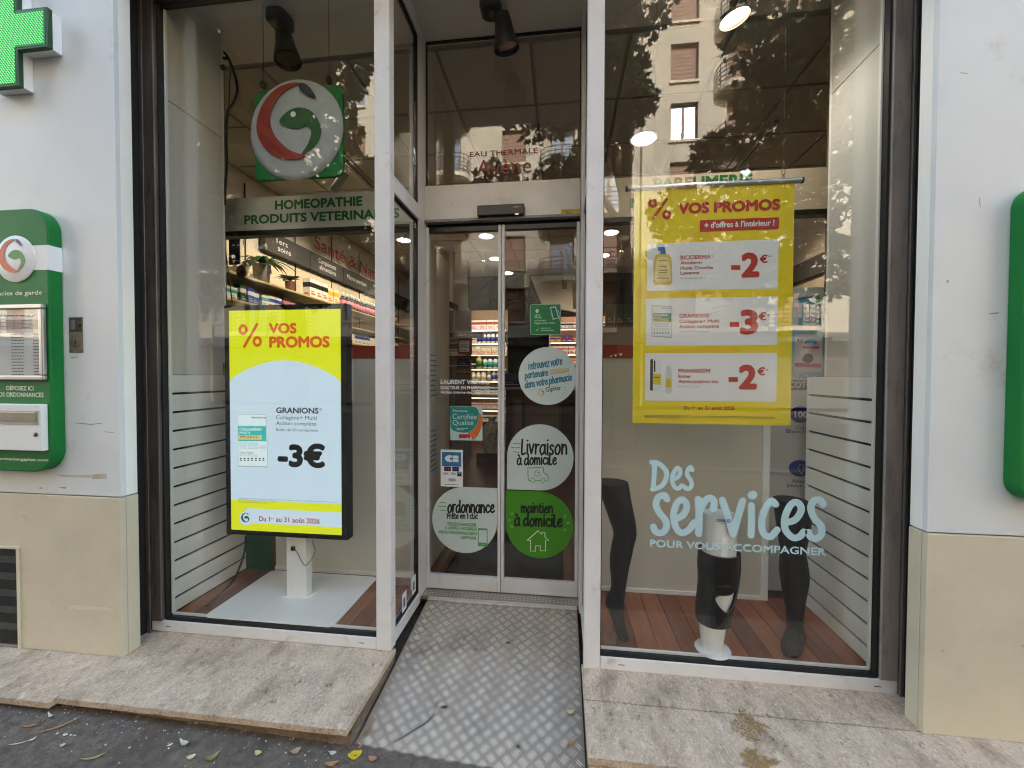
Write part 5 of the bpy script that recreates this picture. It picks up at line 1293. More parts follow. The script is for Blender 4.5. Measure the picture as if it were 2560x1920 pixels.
track_spot('grey cylinder spotlight hanging near the right edge of the door view', .02, 5.6, 3.12, .15, mat('dim_grey', S(130, 122, 110), .6))
for i_, y_ in enumerate((1.9, 2.7, 3.6)): track_spot(('lit white spotlight on the side track nearest the window', 'second lit white spotlight along the side track', 'third lit white spotlight along the side track')[i_], -2.07, y_, 3.3, aim=(-3.1, y_+.15, 2.1), power=9)
track_spot('white spotlight on the side track seen at the left of the door', -2.07, 4.6, 3.3, aim=(-3.1, 4.8, 2.1), power=9)
track_spot('added spotlight that lights the back shelves of bottles', -1.3, 4.9, 3.25, aim=(-1.5, 6.4, 1.5), power=14)  # extra lamp, put in only to brighten the bottle shelves
track_spot('added spotlight that lights the warm pink shelves', .9, 4.6, 3.25, aim=(.7, 6.1, 1.9), power=14)  # likewise an added lamp, brightens the pink shelves
track_spot('lit spotlight aimed at the right wall shelves', 1.695, 2.4, 3.25, aim=(2.6, 2.6, 1.8), power=9)
track_spot('farthest white spotlight along the side track', -2.07, 5.7, 3.3, aim=(-3.1, 5.8, 2.1))
t = thing('duct_pipe', 'pale slanting duct pipe along the shop ceiling on the right', 'pipe', (.5, 5, 3))
B().tube([at(zH, 1490, 400, 5.0), at(zH, 1545, 560, 5.0), at(zH, 1600, 640, 5.0), at(zH, 1605, 900, 5.0)], .075, 16).build('pipe', mat('pipe_grey', S(170, 162, 148), .5), t, 0, True)

# products
PC = 0
PM = {}
def pmat(c):
    k_ = tuple(c)
    if k_ not in PM: PM[k_] = mat('pack_%d_%d_%d' % k_, S(*c), .45)
    return PM[k_]
MESHC = {}
def pack_mesh(kind, w_, d_, h_, cols):
    key = (kind, round(w_, 3), round(d_, 3), round(h_, 3), tuple(cols))
    if key in MESHC: return MESHC[key]
    b = B()
    if kind == 'box':
        b.box(-w_/2, w_/2, -d_/2, d_/2, 0, h_)
        b.mi = 1; e = .0012; b.box(-w_/2-e, w_/2+e, -d_/2-e, d_/2+e, h_*.55, h_*.8)
        b.mi = 2; b.box(-w_*.32, w_*.32, -d_/2-2*e, d_/2+2*e, h_*.16, h_*.24); b.box(-w_*.32, w_*.1, -d_/2-2*e, d_/2+2*e, h_*.30, h_*.36)
        b.box(-w_/2-2*e, w_/2+2*e, -d_*.3, d_*.3, h_*.16, h_*.26)
    else:
        r = min(w_, d_)/2
        b.lathe((0, 0, 0), [(r*.9, 0), (r, h_*.04), (r, h_*.62), (r*.85, h_*.7), (r*.45, h_*.78)], 12)
        b.mi = 1; b.lathe((0, 0, 0), [(r*.42, h_*.775), (r*.42, h_*.92), (r*.28, h_)], 10)
        b.mi = 2; b.lathe((0, 0, 0), [(r*1.015, h_*.15), (r*1.015, h_*.52)], 12)
    me = b.mesh('product', [pmat(c) for c in cols])
    if kind != 'box': me.polygons.foreach_set('use_smooth', [len(p.vertices) == 4 for p in me.polygons])
    MESHC[key] = me; return me
def product(name, label, cat, group, loc, rot, kind, dims, cols):
    o = link(name, pack_mesh(kind, *dims, cols)); o.location = loc; o.rotation_euler = (0, 0, rot)
    return tag(o, label, cat, group)
W_, RD, BLU, GRN, YEL, BLK, TEA, PNK, ORG, CRM, GRY, DGR = (226, 226, 222), (176, 34, 36), (40, 70, 160), (40, 120, 60), (220, 180, 50), (26, 26, 28), (60, 160, 150), (206, 120, 130), (216, 110, 40), (224, 212, 180), (150, 150, 150), (20, 70, 40)

# long shelving on the left wall
sh = thing('wall_shelving', 'long lit shelving with grey category signs on the side wall of the shop', 'shelving', (-3.1, 3.5, 0))
bk = mat('shelf_back', S(206, 192, 164), .6, var=.04)
shelf_m = mat('shelf_glass_edge', S(186, 172, 130), .35)
for i in range(7):
    y0 = 1.2+.8*i
    B().box(-3.245, -3.23, y0+.004, y0+.796, .1, 2.66).build('back_panel', bk, sh)
    B().box(-3.229, -3.222, y0-.008, y0+.008, .1, 3.3).build('upright', M['blackmetal'], sh)
LV = [2.26, 2.02, 1.79, 1.56, 1.3]
for z0 in LV:
    B().box(-3.229, -2.9, 1.0, 6.55, z0-.018, z0).build('shelf', shelf_m, sh)
bs_ = mat('category_sign', S(62, 60, 58), .6)
names_ = [('', 'soins'), ('1ers', 'soins'), ('Compl\u00e9ments', 'alimentaires'), ('Micro nutrition', ''), ('Phyto', 'hom\u00e9o'), ('', ''), ('', '')]
for i in range(7):
    y0 = 1.4+.8*i
    if i == 0: continue
    o = B().box(-3.225, -3.16, y0+.006, y0+.794, 2.69, 2.915).build('category_sign', bs_, sh)
    a_, c_ = names_[i]
    if a_ and c_:
        tx(a_, sh, M['whitep'], y0+.18, y0+.18+.42*min(1, len(a_)/9), 2.815, .06, -3.1585, .0, axis='left'); tx(c_, sh, M['whitep'], y0+.2, y0+.2+.4*min(1, len(c_)/9), 2.735, .06, -3.1585, .0, axis='left')
    elif a_: tx(a_, sh, M['whitep'], y0+.1, y0+.7, 2.775, .065, -3.1585, .0, axis='left')
rl = thing('wall_lettering', 'large red raised lettering above the grey category signs', 'lettering', (-3.2, 4.2, 3))
tx('Sant\u00e9 & Nature', rl, mat('letter_red', S(150, 44, 30), .5), 3.12, 5.35, 2.99, .17, -3.18, .02, axis='left')
# products along the left wall
def wall_row(z0, y0, y1, specs, words, x=-2.99):
    y = y0; i = 0; rnd = random.Random(int(z0*100+y0*10))
    while y < y1:
        nm, kind, dims, cols, lab, cat, rep = specs[i % len(specs)]
        for _ in range(rep):
            if y > y1: break
            product(nm, f'{lab} on {words}', cat, f'{lab} on {words}', (x+rnd.uniform(-.015, .015), y+dims[0]/2, z0+.0005), math.pi/2+rnd.uniform(-.04, .04), kind, dims, cols)
            y += dims[0]+.006
        i += 1; y += rnd.uniform(.0, .03)
wall_row(LV[1], 1.3, 1.95, [('medicine_box', 'box', (.09, .07, .12), (W_, TEA, GRY), 'white and teal carton', 'carton', 3), ('medicine_box', 'box', (.07, .07, .16), (DGR, W_, GRY), 'tall dark green carton', 'carton', 1), ('medicine_box', 'box', (.08, .06, .15), (BLU, W_, GRY), 'navy and white carton', 'carton', 2)], 'the upper side shelf left of the screen top')
wall_row(LV[1], 1.98, 2.7, [('medicine_box', 'box', (.1, .07, .13), (W_, BLU, RD), 'white carton with blue band', 'carton', 2), ('medicine_box', 'box', (.1, .06, .15), (BLK, PNK, W_), 'black carton with pale face picture', 'carton', 4)], 'the upper side shelf just above the screen')
wall_row(LV[0], 2.65, 3.3, [('medicine_box', 'box', (.12, .09, .22), (W_, BLK, ORG), 'white carton with orange picture', 'carton', 3), ('medicine_box', 'box', (.12, .09, .2), (CRM, YEL, ORG), 'cream carton with yellow picture', 'carton', 2)], 'the top side shelf right of the plants')
wall_row(LV[0], 3.45, 5.2, [('tonic_bottle', 'bottle', (.085, .085, .22), (BLK, W_, PNK), 'dark bottle with white cap and pink label', 'bottle', 20)], 'the top side shelf')
wall_row(LV[2], 2.9, 5.5, [('medicine_box', 'box', (.11, .07, .15), (W_, BLU, GRY), 'white carton with blue top', 'carton', 4), ('medicine_box', 'box', (.1, .07, .13), (W_, CRM, YEL), 'pale cream carton', 'carton', 3)], 'the third side shelf beside the screen')
wall_row(LV[3], 2.6, 5.5, [('medicine_box', 'box', (.07, .07, .14), (PNK, BLU, W_), 'pink and blue carton', 'carton', 2), ('medicine_box', 'box', (.14, .07, .12), (ORG, W_, W_), 'orange and white carton', 'carton', 3), ('medicine_box', 'box', (.1, .07, .12), (W_, RD, GRY), 'white carton with red band', 'carton', 2)], 'the fourth side shelf above the red band')
# plants on the top shelf
def plant(label, x, y, z, n, L, droop, lw, seed, hp=.16, rp=.075):
    t = thing('potted_plant', label, 'plant', (x, y, z)); rnd = random.Random(seed)
    B().lathe((x, y, z+.0005), [(rp*.72, 0), (rp*.8, .01), (rp, hp), (rp*.93, hp), (rp*.85, hp-.02)], 16).build('pot', mat('pot_%d' % seed, S(150, 146, 138) if seed == 1 else S(120, 84, 66), .4, var=.3, vs=30), t, 0, True)
    gm = mat('plant_leaf', S(50, 84, 36), .45, var=.4, vs=14); b = B()
    for i in range(n):
        a = rnd.uniform(0, 6.28); l = L*rnd.uniform(.6, 1.1); P = []
        for k_ in range(8):
            f = k_/7; P.append(Vector((x+math.cos(a)*l*f*.9, y+math.sin(a)*l*f*.9, z+hp+l*(.62*f-droop*f*f)+.01)))
        sd_ = Vector((-math.sin(a), math.cos(a), 0))
        for k_ in range(7):
            w0, w1 = lw*math.sin(math.pi*(k_/7)*.9+.25), lw*math.sin(math.pi*((k_+1)/7)*.9+.25)*(0 if k_ == 6 else 1)
            b.add([P[k_]-sd_*w0, P[k_]+sd_*w0, P[k_+1]+sd_*w1, P[k_+1]-sd_*w1], [(0, 1, 2, 3)])
    b.build('leaves', gm, t, 0, True)
plant('large spiky potted plant on the top side shelf', -3.03, 1.98, LV[0], 30, .36, .75, .02, 1, .2, .085)
plant('small broad-leaved potted plant on the top side shelf', -3.03, 2.42, LV[0], 9, .2, .55, .034, 2, .13, .055)
t = thing('wall_poster', 'dark blue poster at the near end of the side shelves', 'poster', (-3, 1.3, 2.4))
a, c = at(zE, 120, 780, 1.3), at(zE, 215, 540, 1.3); B().box(a.x, c.x, 1.3, 1.31, a.z, c.z).build('sheet', mat('poster_navy', S(30, 48, 84), .4, var=.4, vs=12), t); ink(t, M['whitep'], a.x+.03, c.x-.04, c.z-.06, .014, 1.2985)
ink(t, M['whitep'], a.x+.03, c.x-.08, a.z+.05, .01, 1.2985)
t = thing('round_sign', 'small round purple sign hanging from the side shelf edge', 'sign', (-2.8, 1.35, 2.2))
p_ = at(zE, 232, 845, 1.32); B().prism(ell(p_.x, p_.z, .045, .06, 28), 1.318, 1.325).build('disc', mat('round_sign_plum', S(120, 100, 116), .5), t); b = B().box(p_.x-.03, p_.x+.03, 1.3165, 1.3175, p_.z-.02, p_.z+.015); b.build('print_patch', mat('plum_dark', S(66, 56, 70), .5), t)

# back of the shop, seen through the doors
t = thing('partition_wall', 'plain grey partition beside the left door leaf inside the shop', 'wall', (-.9, 1, 0))
B().box(-.96, -.90, .665, 1.35, 0, 2.25).build('panel', M['wallin'], t)
for (x, y0, y1, s_) in (()): pass
pn = mat('notice_sheet', S(196, 196, 190), .6, var=.06)
for i, (y0, y1, z0, z1, lb) in enumerate(((.80, 1.05, 1.15, 1.62, 'tall white notice on the partition behind the left door leaf'), (.82, 1.06, .62, 1.08, 'lower white notice on the partition behind the left door leaf'))):
    o = tag(B().box(-.8995, -.8975, y0, y1, z0, z1).build('paper_notice', pn), lb, 'notice')
    for j in range(9):
        B().box(-.8973, -.8970, y0+.04, y1-.05-.02*(j % 3), z0+.05+.035*j, z0+.058+.035*j).build('text_line', gi, o)
bt_ = mat('partition_trim', S(120, 76, 52), .5)
mat_ = thing('door_mat', 'dark ribbed entrance mat inside the sliding doors', 'mat', (-.37, 1.1, 0))
B().box(-.78, .02, .70, 1.55, 0, .006).build('pad', mat('mat_charcoal', S(44, 42, 40), .95, var=.3, vs=40), mat_)
b = B()
for i in range(28): b.box(-.775, .015, .71+.03*i, .726+.03*i, .006, .0085)
b.build('ribs', mat('mat_rib', S(52, 50, 47), .95), mat_)
fr = B().box(-.84, -.785, .68, 1.6, 0, .008).box(.025, .08, .68, 1.6, 0, .008).box(-.785, .025, 1.56, 1.6, 0, .008); fr.build('mat_frame', mat('mat_frame_wood', S(120, 74, 50), .4), mat_)

# back wall shelving (left of the stair)
bs = thing('back_shelving', 'lit back shelving full of bottles behind the left door leaf', 'shelving', (-1.5, 6.6, 0))
YK = 6.3
xa, xb = at(zH, 712, 1100, YK).x, at(zH, 948, 1100, YK).x+.15
B().box(xa-.03, xb, YK+.3, YK+.33, 0, 2.7).build('back_panel', mat('back_shelf_board', S(150, 120, 90), .6, var=.1), bs)
B().box(xa-.05, xa-.031, YK, YK+.33, 0, 2.7).build('side_panel', mat('shelf_side', S(96, 60, 44), .6), bs)
RW = [(1075, [('medicine_box', 'box', (.16, .1, .2), (W_, RD, PNK), 'white carton with red band', 'carton', 8)]),
      (1185, [('medicine_box', 'box', (.13, .09, .1), (W_, RD, GRY), 'low white carton', 'carton', 1), ('sun_bottle', 'bottle', (.085, .085, .24), (W_, BLU, BLU), 'white bottle with blue label', 'bottle', 6)]),
      (1280, [('medicine_box', 'box', (.1, .07, .18), (CRM, W_, PNK), 'cream carton', 'carton', 9)]),
      (1400, [('medicine_box', 'box', (.1, .1, .14), (BLK, W_, GRY), 'small black carton', 'carton', 1), ('pump_bottle', 'bottle', (.13, .13, .3), ((190, 184, 110), W_, GRN), 'pale green pump bottle', 'bottle', 1), ('pump_bottle', 'bottle', (.1, .1, .26), (W_, BLU, TEA), 'white and blue pump bottle', 'bottle', 3)]),
      (1500, [('lotion_bottle', 'bottle', (.1, .1, .22), (W_, (90, 110, 70), CRM), 'cream lotion bottle with olive cap', 'bottle', 3), ('lotion_bottle', 'bottle', (.1, .1, .24), ((120, 140, 110), W_, W_), 'sage green lotion bottle', 'bottle', 1), ('lotion_bottle', 'bottle', (.09, .09, .22), (W_, GRY, BLU), 'white lotion bottle', 'bottle', 3)]),
      (1610, [('medicine_box', 'box', (.12, .08, .14), (W_, BLU, GRY), 'white carton with blue band', 'carton', 7)])]
wrd = ['the topmost back shelf', 'the second back shelf from the top', 'the third back shelf from the top', 'the fourth back shelf from the top', 'the fifth back shelf behind the name lettering', 'the sixth back shelf below the name lettering']
slm = mat('back_shelf_lit', S(255, 244, 220), .4, em=(1, .86, .62, 1), ems=.9)
for i, (yp, specs) in enumerate(RW):
    z0 = at(zH, 830, yp, YK).z
    B().box(xa-.03, xb, YK, YK+.299, z0-.02, z0).build('shelf', M['wallin'], bs)
    if i: B().box(xa, xb, YK+.02, YK+.035, zl-.0265, zl-.0205).build('light_strip', slm, bs)
    zl = z0
    x = xa; rnd = random.Random(i)
    k_ = 0
    while x < xb-.06:
        nm, kind, dims, cols, lab, cat, rep = specs[k_ % len(specs)]
        for _ in range(rep):
            if x > xb-.06: break
            product(nm, f'{lab} on {wrd[i]}', cat, f'{lab} on {wrd[i]}', (x+dims[0]/2, YK+.1+rnd.uniform(0, .03), z0+.0005), rnd.uniform(-.1, .1), kind, dims, cols); x += dims[0]+.008
        k_ += 1
# low shelves of the same unit
for i, zc in enumerate((.42, .68)):
    B().box(xa-.03, xb, YK, YK+.299, zc-.02, zc).build('shelf', M['wallin'], bs)
    B().box(xa, xb, YK+.02, YK+.035, zc+.2, zc+.206).build('light_strip', slm, bs)
    x = xa; lab = ('blue and white stacked pack', 'flat white stacked pack')[i]
    while x < xb-.1:
        product('flat_pack', f'{lab} low on the back shelving', 'carton', f'{lab} low on the back shelving', (x+.06, YK+.1, zc+.0005), 0, 'box', (.12, .1, .1), ((W_, BLU, TEA), (W_, PNK, GRY))[i]); x += .128
# small shelf unit on the side wall nearer the door, dim
ms = thing('small_shelf_unit', 'dim narrow shelf unit with small packs left of the lit back shelving', 'shelving', (-1.8, 4.5, 0))
YM = 4.6
for yp in (1085, 1140, 1175, 1285, 1370): 
    z0 = at(zH, 600, yp, YM).z; a, c = at(zH, 440 if yp < 1300 else 510, yp, YM), at(zH, 700, yp, YM)
    B().box(a.x, c.x, YM, YM+.22, z0-.012, z0).build('shelf', M['wallin'], ms)
B().box(at(zH, 440, 1100, YM).x, at(zH, 700, 1100, YM).x, YM+.225, YM+.24, 0, at(zH, 600, 900, YM).z).build('back_panel', mat('dim_panel', S(120, 112, 100), .7), ms)
for yp, x0p, n_, cols, dims, lab in ((1140, 600, 5, (W_, PNK, GRY), (.08, .06, .1), 'white and pink sachet carton'), (1175, 445, 9, (GRY, W_, BLK), (.05, .05, .08), 'small grey tube'), (1285, 530, 4, (W_, GRY, BLK), (.06, .06, .1), 'small white carton')):
    z0 = at(zH, 600, yp, YM).z; x = at(zH, x0p, yp, YM).x
    for i in range(n_): product('small_pack', f'{lab} on the dim narrow shelf unit', 'carton', f'{lab} on the dim narrow shelf unit', (x+dims[0]*i*1.1+.04, YM+.08, z0+.0005), 0, 'box', dims, cols)
z0 = at(zH, 600, 1370, YM).z
product('black_case', 'black instrument case with silver trim on the dim shelf unit', 'case', None, (at(zH, 655, 1370, YM).x, YM+.1, z0+.0005), 0, 'box', (.2, .1, .11), (BLK, (60, 60, 64), GRY))
for i in range(4): product('tall_amber_pack', 'tall amber packet under the dim shelf unit', 'packet', 'tall amber packets under the dim shelf unit', (at(zH, 610, 1400, YM).x+.055*i, YM+.1, at(zH, 600, 1450, YM).z), 0, 'box', (.05, .06, .24), ((110, 70, 30), BLK, YEL))
t = thing('award_sign', 'white award notice on red-brown board seen through the left door leaf', 'sign', (-1.4, 4.4, 1.7))
Yw = 4.45
a, c = at(zH, 610, 1278, Yw), at(zH, 728, 1148, Yw); B().box(a.x, c.x, Yw, Yw+.02, a.z, c.z).build('board', mat('sign_brown', S(140, 70, 56), .6), t)
a, c = at(zH, 626, 1258, Yw), at(zH, 708, 1168, Yw); B().box(a.x, c.x, Yw-.003, Yw-.0005, a.z, c.z).build('paper', M['whitep'], t)
for s_, y0, xr in (('MEILLEURE', 1186, 690), ('RELATION', 1203, 690), ('CLIENT', 1214, 672), ("DE L'ANN\u00c9E", 1226, 700)): txp(s_, t, M['ink'], zH, 632, y0, xr, y0, y0-10, Yw-.0045, .03)
inkp(t, M['ink'], zH, 632, 690, 1242, 1238, Yw-.0045); inkp(t, M['ink'], zH, 632, 680, 1250, 1246, Yw-.0045)
t = thing('black_wall_sign', 'small black tilted sign on the grey wall left of the stair', 'sign', (-2, 4.8, 2.3))
B().prism(pts(zH, [(540,835),(615,875),(615,925),(540,888)], 4.7), 4.7, 4.72).build('plate', M['blackmetal'], t)
t = thing('inner_wall', 'grey wall between the dim shelf unit and the lighting track', 'wall', (-2, 5, 0))
B().box(at(zH, 365, 800, 4.86).x-.2, at(zH, 690, 800, 4.86).x, 4.86, 4.9, 0, 3.39).build('panel', mat('dim_grey_wall', S(150, 144, 134), .8, var=.05), t)
B().box(at(zH, 545, 800, 4.86).x, at(zH, 575, 800, 4.86).x, 4.83, 4.8595, 0, 3.39).build('corner_bead', M['wallin'], t)

# spiral stair in the dark opening
sp = thing('spiral_stair', 'black spiral staircase rising in the dark opening at the back', 'staircase', (-.75, 7.5, 0))
cxs, cys = at(zH, 1000, 900, 7.5).x, 7.5
B().tube([(cxs, cys, 0), (cxs, cys, 3.4)], .05, 12).build('newel', M['blackmetal'], sp)
bm_ = mat('stair_black', S(20, 19, 18), .5)
for i in range(14):
    a0 = i*.42; a1 = a0+.40; z0 = .22+.215*i; rr_ = .75
    P = [(cxs+.05*math.cos(a0), cys+.05*math.sin(a0)), (cxs+rr_*math.cos(a0), cys+rr_*math.sin(a0)), (cxs+rr_*math.cos((a0+a1)/2), cys+rr_*math.sin((a0+a1)/2)), (cxs+rr_*math.cos(a1), cys+rr_*math.sin(a1)), (cxs+.05*math.cos(a1), cys+.05*math.sin(a1))]
    n = 5; B().add([(x, y, z0) for x, y in P]+[(x, y, z0+.035) for x, y in P], [tuple(range(n))[::-1], tuple(range(n, 2*n))]+[(k_, (k_+1) % n, (k_+1) % n+n, k_+n) for k_ in range(n)]).build('tread', bm_, sp)
    B().tube([(P[2][0], P[2][1], z0+.03), (P[2][0], P[2][1], z0+.95)], .009, 6).build('baluster', bm_, sp)
B().tube([(cxs+.75*math.cos(.2+i*.21), cys+.75*math.sin(.2+i*.21), 1.17+.1075*i) for i in range(27)], .018, 8).build('handrail', bm_, sp, 0, True)

# right: slanted bulkhead, lit shelf, counter
t = thing('stair_bulkhead', 'pale slanted bulkhead beside the stair opening', 'bulkhead', (0, 6.5, 2.5))
B().prism(pts(zH, [(1215,632),(1640,612),(1640,940),(1330,880),(1300,850)], 6.55), 6.55, 6.7).build('panel', M['wallin'], t)
rs = thing('back_shelving', 'warm lit pink shelving right of the mobile app sticker', 'shelving', (.3, 6, 0))
YR = 6.0
x0 = at(zH, 1378, 1100, YR).x; x1 = 2.6
B().box(x0, x1, YR+.3, YR+.32, .9, 2.5).build('back_panel', mat('pink_back', S(206, 150, 120), .6), rs); B().box(x0-.02, x0-.0005, YR, YR+.32, .0, 2.15).build('side_panel', M['wallin'], rs)
rr = [(1065, [('medicine_box', 'box', (.28, .15, .12), (W_, BLK, GRY), 'white shoe-box carton', 'carton', 9)], 'the top shelf right of the app sticker'),
      (1175, [('medicine_box', 'box', (.1, .07, .1), ((206, 170, 60), BLU, W_), 'mustard and blue carton', 'carton', 2), ('medicine_box', 'box', (.1, .07, .11), (BLU, RD, W_), 'blue and red carton', 'carton', 2), ('medicine_box', 'box', (.1, .07, .1), (RD, YEL, W_), 'red and yellow carton', 'carton', 3)], 'the bright shelf below the app sticker'),
      (1275, [('medicine_box', 'box', (.11, .07, .15), (W_, PNK, RD), 'white and rose carton', 'carton', 4), ('medicine_box', 'box', (.11, .07, .12), (RD, W_, W_), 'scarlet carton', 'carton', 3)], 'the second bright shelf below the app sticker'),
      (1365, [('medicine_box', 'box', (.12, .07, .13), (RD, W_, PNK), 'red and white carton', 'carton', 3), ('medicine_box', 'box', (.1, .07, .12), (CRM, ORG, RD), 'cream and orange carton', 'carton', 2)], 'the third bright shelf below the app sticker')]
for i, (yp, specs, wd_) in enumerate(rr):
    z0 = at(zH, 1500, yp, YR).z
    B().box(x0, x1, YR, YR+.299, z0-.02, z0).build('shelf', mat('shelf_red', S(160, 84, 66), .6), rs)
    if i: B().box(x0+.01, x1-.01, YR+.02, YR+.04, zl-.027, zl-.0205).build('light_strip', slm, rs)
    zl = z0; x = x0; rnd = random.Random(20+i); k_ = 0
    while x < x1-.3:
        nm, kind, dims, cols, lab, cat, rep = specs[k_ % len(specs)]
        for _ in range(rep):
            if x > x1-.3: break
            product(nm, f'{lab} on {wd_}', cat, f'{lab} on {wd_}', (x+dims[0]/2, YR+.12, z0+.0005), rnd.uniform(-.06, .06), kind, dims, cols); x += dims[0]+.01
        k_ += 1
# green boxes on the sill seen left of the banner
for i in range(7): product('green_box', 'dark green carton standing in a row left of the yellow banner', 'carton', 'dark green cartons left of the banner', (.62+.2*i*.62, 3.6, at(zL, 180, 945, 3.6).z), 0, 'box', (.11, .1, .28), (DGR, (30, 60, 40), GRY))
t = thing('display_gondola', 'low display gondola behind the right display back panel', 'gondola', (1, 3.7, 0))
z0 = at(zL, 180, 945, 3.6).z
B().box(.5, 2.2, 3.5, 3.9, 0, z0-.02).build('body', M['wallin'], t); B().box(.48, 2.22, 3.48, 3.92, z0-.02, z0-.0005).build('top', mat('gondola_top', S(150, 90, 64), .5), t)
# counter with brown front through the right leaf
t = thing('service_counter', 'dark brown service counter with a framed front panel in the shop', 'counter', (-.3, 4.6, 0))
a, c = at(zH, 1010, 1560, 4.4), at(zH, 1620, 1560, 4.4)
cm = mat('counter_brown', S(74, 50, 38), .45, var=.15)
B().box(a.x, 1.4, 4.4, 4.9, 0, a.z-.03).build('body', cm, t); B().box(a.x-.03, 1.43, 4.36, 4.95, a.z-.0295, a.z).build('top', mat('counter_top', S(150, 130, 110), .4), t)
B().box(a.x+.1, a.x+.85, 4.38, 4.3995, .2, a.z-.15).build('front_panel', mat('counter_panel', S(104, 76, 58), .45), t); B().box(a.x+.14, a.x+.81, 4.372, 4.3795, .24, a.z-.19).build('panel_inlay', mat('counter_inlay', S(124, 104, 86), .45), t)
for i, (x, col, lb) in enumerate(((1062, (W_, BLK, BLK), 'white and black carton on the end of the brown counter'), (1115, ((200, 190, 60), GRN, W_), 'yellow green carton on the brown counter'))):
    p_ = at(zH, x, 1440, 4.45); product('counter_box', lb, 'carton', None, (p_.x, 4.5, a.z+.0005), 0, 'box', (.12, .1, .22), col)
product('blue_case', 'navy case under the counter boxes behind the right door leaf', 'case', None, (at(zH, 1070, 1545, 4.3).x, 4.2, at(zH, 1070, 1552, 4.2).z), 0, 'box', (.3, .14, .2), ((24, 34, 80), (30, 40, 90), GRY))
t = thing('stool_shelf', 'small pale shelf stand carrying the navy case', 'stand', (-.9, 4.2, 0))
p_ = at(zH, 1070, 1552, 4.2); B().box(p_.x-.2, p_.x+.2, 4.08, 4.32, p_.z-.025, p_.z-.0005).build('top', M['wallin'], t); B().box(p_.x-.18, p_.x-.15, 4.1, 4.3, 0, p_.z-.0255).build('leg', cm, t); B().box(p_.x+.15, p_.x+.18, 4.1, 4.3, 0, p_.z-.0255).build('leg', cm, t)
# bag on the floor
t = thing('plastic_bag', 'crumpled clear plastic bag standing on the shop floor', 'bag', (-1, 4, 0))
p_ = at(zI, 745, 480, 4.3); rnd = random.Random(9); rg = []
for i, (r_, h) in enumerate(((.13, 0), (.16, .08), (.17, .2), (.15, .32), (.1, .42), (.05, .48), (.07, .55))):
    rg.append([(p_.x+r_*math.cos(2*math.pi*j/16)*rnd.uniform(.85, 1.15), 4.3+r_*.7*math.sin(2*math.pi*j/16)*rnd.uniform(.85, 1.15), max(.0, p_.z-.35)+h) for j in range(16)])
B().rings(rg).build('film', mat('bag_film', S(176, 176, 160), .25, var=.3, vs=18), t)
B().box(p_.x-.22, p_.x+.22, 4.2, 4.45, 0, max(.02, p_.z-.351)).build('crate', cm, t)
# right wall shop band seen between banner and side wall
t = thing('wall_shelving', 'dim right wall shelving with slanted black sign seen beside the banner', 'shelving', (2.6, 3, 0))
B().box(2.7, 2.745, 1.2, 6.2, .1, 3.2).build('back_panel', mat('right_wall_panel', S(176, 160, 140), .7), t)
for z0 in (1.3, 1.62, 1.95): B().box(2.4, 2.699, 1.2, 6.2, z0-.02, z0).build('shelf', M['wallin'], t)
B().box(2.66, 2.6995, 1.2, 6.2, 2.42, 2.62).build('category_sign', bs_, t)
tkc = [('gift_box', (.12, .1, .18), ((160, 70, 40), CRM, W_), 'russet and cream gift carton'), ('gift_box', (.1, .1, .14), (W_, ORG, BLK), 'white carton with amber band'), ('gift_box', (.14, .1, .12), (BLK, (140, 60, 40), W_), 'black carton with rust band')]
for z0, wz in ((1.62, 'middle'), (1.95, 'upper')):
    y = 1.5; i = 0
    while y < 4.2:
        nm, dims, cols, lab = tkc[i % 3]
        product(nm, f'{lab} on the {wz} right wall shelf beside the banner', 'carton', f'{lab} on the {wz} right wall shelf', (2.5, y, z0+.0005), -math.pi/2, 'box', dims, cols); y += dims[0]+.02; i += 1

# ------------------------------------------------------------------ across the street: what the glass reflects
bd = thing('apartment_building', 'beige apartment building across the street mirrored in the display glass', 'building', (0, -17, 0))
ren = mat('beige_render', S(180, 171, 155), .85, var=.12, vs=.8, stain=(S(150, 138, 116), .5, .5, .8)); shm = mat('brown_shutter', S(128, 96, 76), .6, var=.1); sill_m = mat('stone_sill', S(196, 184, 162), .8)
pane_m = mat('far_pane', S(120, 134, 150), .2, metal=.1); ras = mat('balcony_iron', S(60, 56, 52), .6)
YW0 = -17.0
cols_ = []; x = -38.
period = 7.6
wins = []
base = 4.66
for k_ in range(-7, 8):
    x0 = base+period*k_
    wins.append((x0, x0+1.16, 'w')); wins.append((x0+2.35, x0+3.5, 'd'))
    wins.append((x0-3.15, x0-2.05, 'd'))
wins.sort()
floors = [(3.98+2.545*f, 5.6+2.545*f) for f in range(6)]
b = B(); prev = -50.
for (x0, x1, ty_) in wins:
    b.box(prev, x0, YW0, YW0-.4, 0, 20); prev = x1
    zp = 0
    for (z0, z1) in floors:
        lo = z0-(.55 if ty_ == 'd' else 0)
        b.box(x0, x1, YW0, YW0-.4, zp, lo); zp = z1
    b.box(x0, x1, YW0, YW0-.4, zp, 20)
b.box(prev, 50, YW0, YW0-.4, 0, 20)
b.build('wall', ren, bd)
B().box(-50, 50, YW0-.42, YW0-8, 0, 20).build('interior_block', M['darkwall'], bd)
B().box(-50, 50, YW0-.6, YW0+.5, 20.001, 20.35).build('cornice', sill_m, bd)
B().box(-50, 50, YW0+.002, YW0+.06, 0, 3.2).build('shop_band', mat('far_shop', S(70, 62, 54), .5, var=.6, vs=.7), bd)
for k_ in range(-9, 9): B().box(k_*4.2-1.9, k_*4.2+1.9, YW0+.061, YW0+1.1, 2.75, 2.95).build('awning', mat('awning_%d' % (k_ % 3), (S(60, 70, 62), S(96, 60, 48), S(70, 70, 74))[k_ % 3], .8), bd)
rnd = random.Random(11)
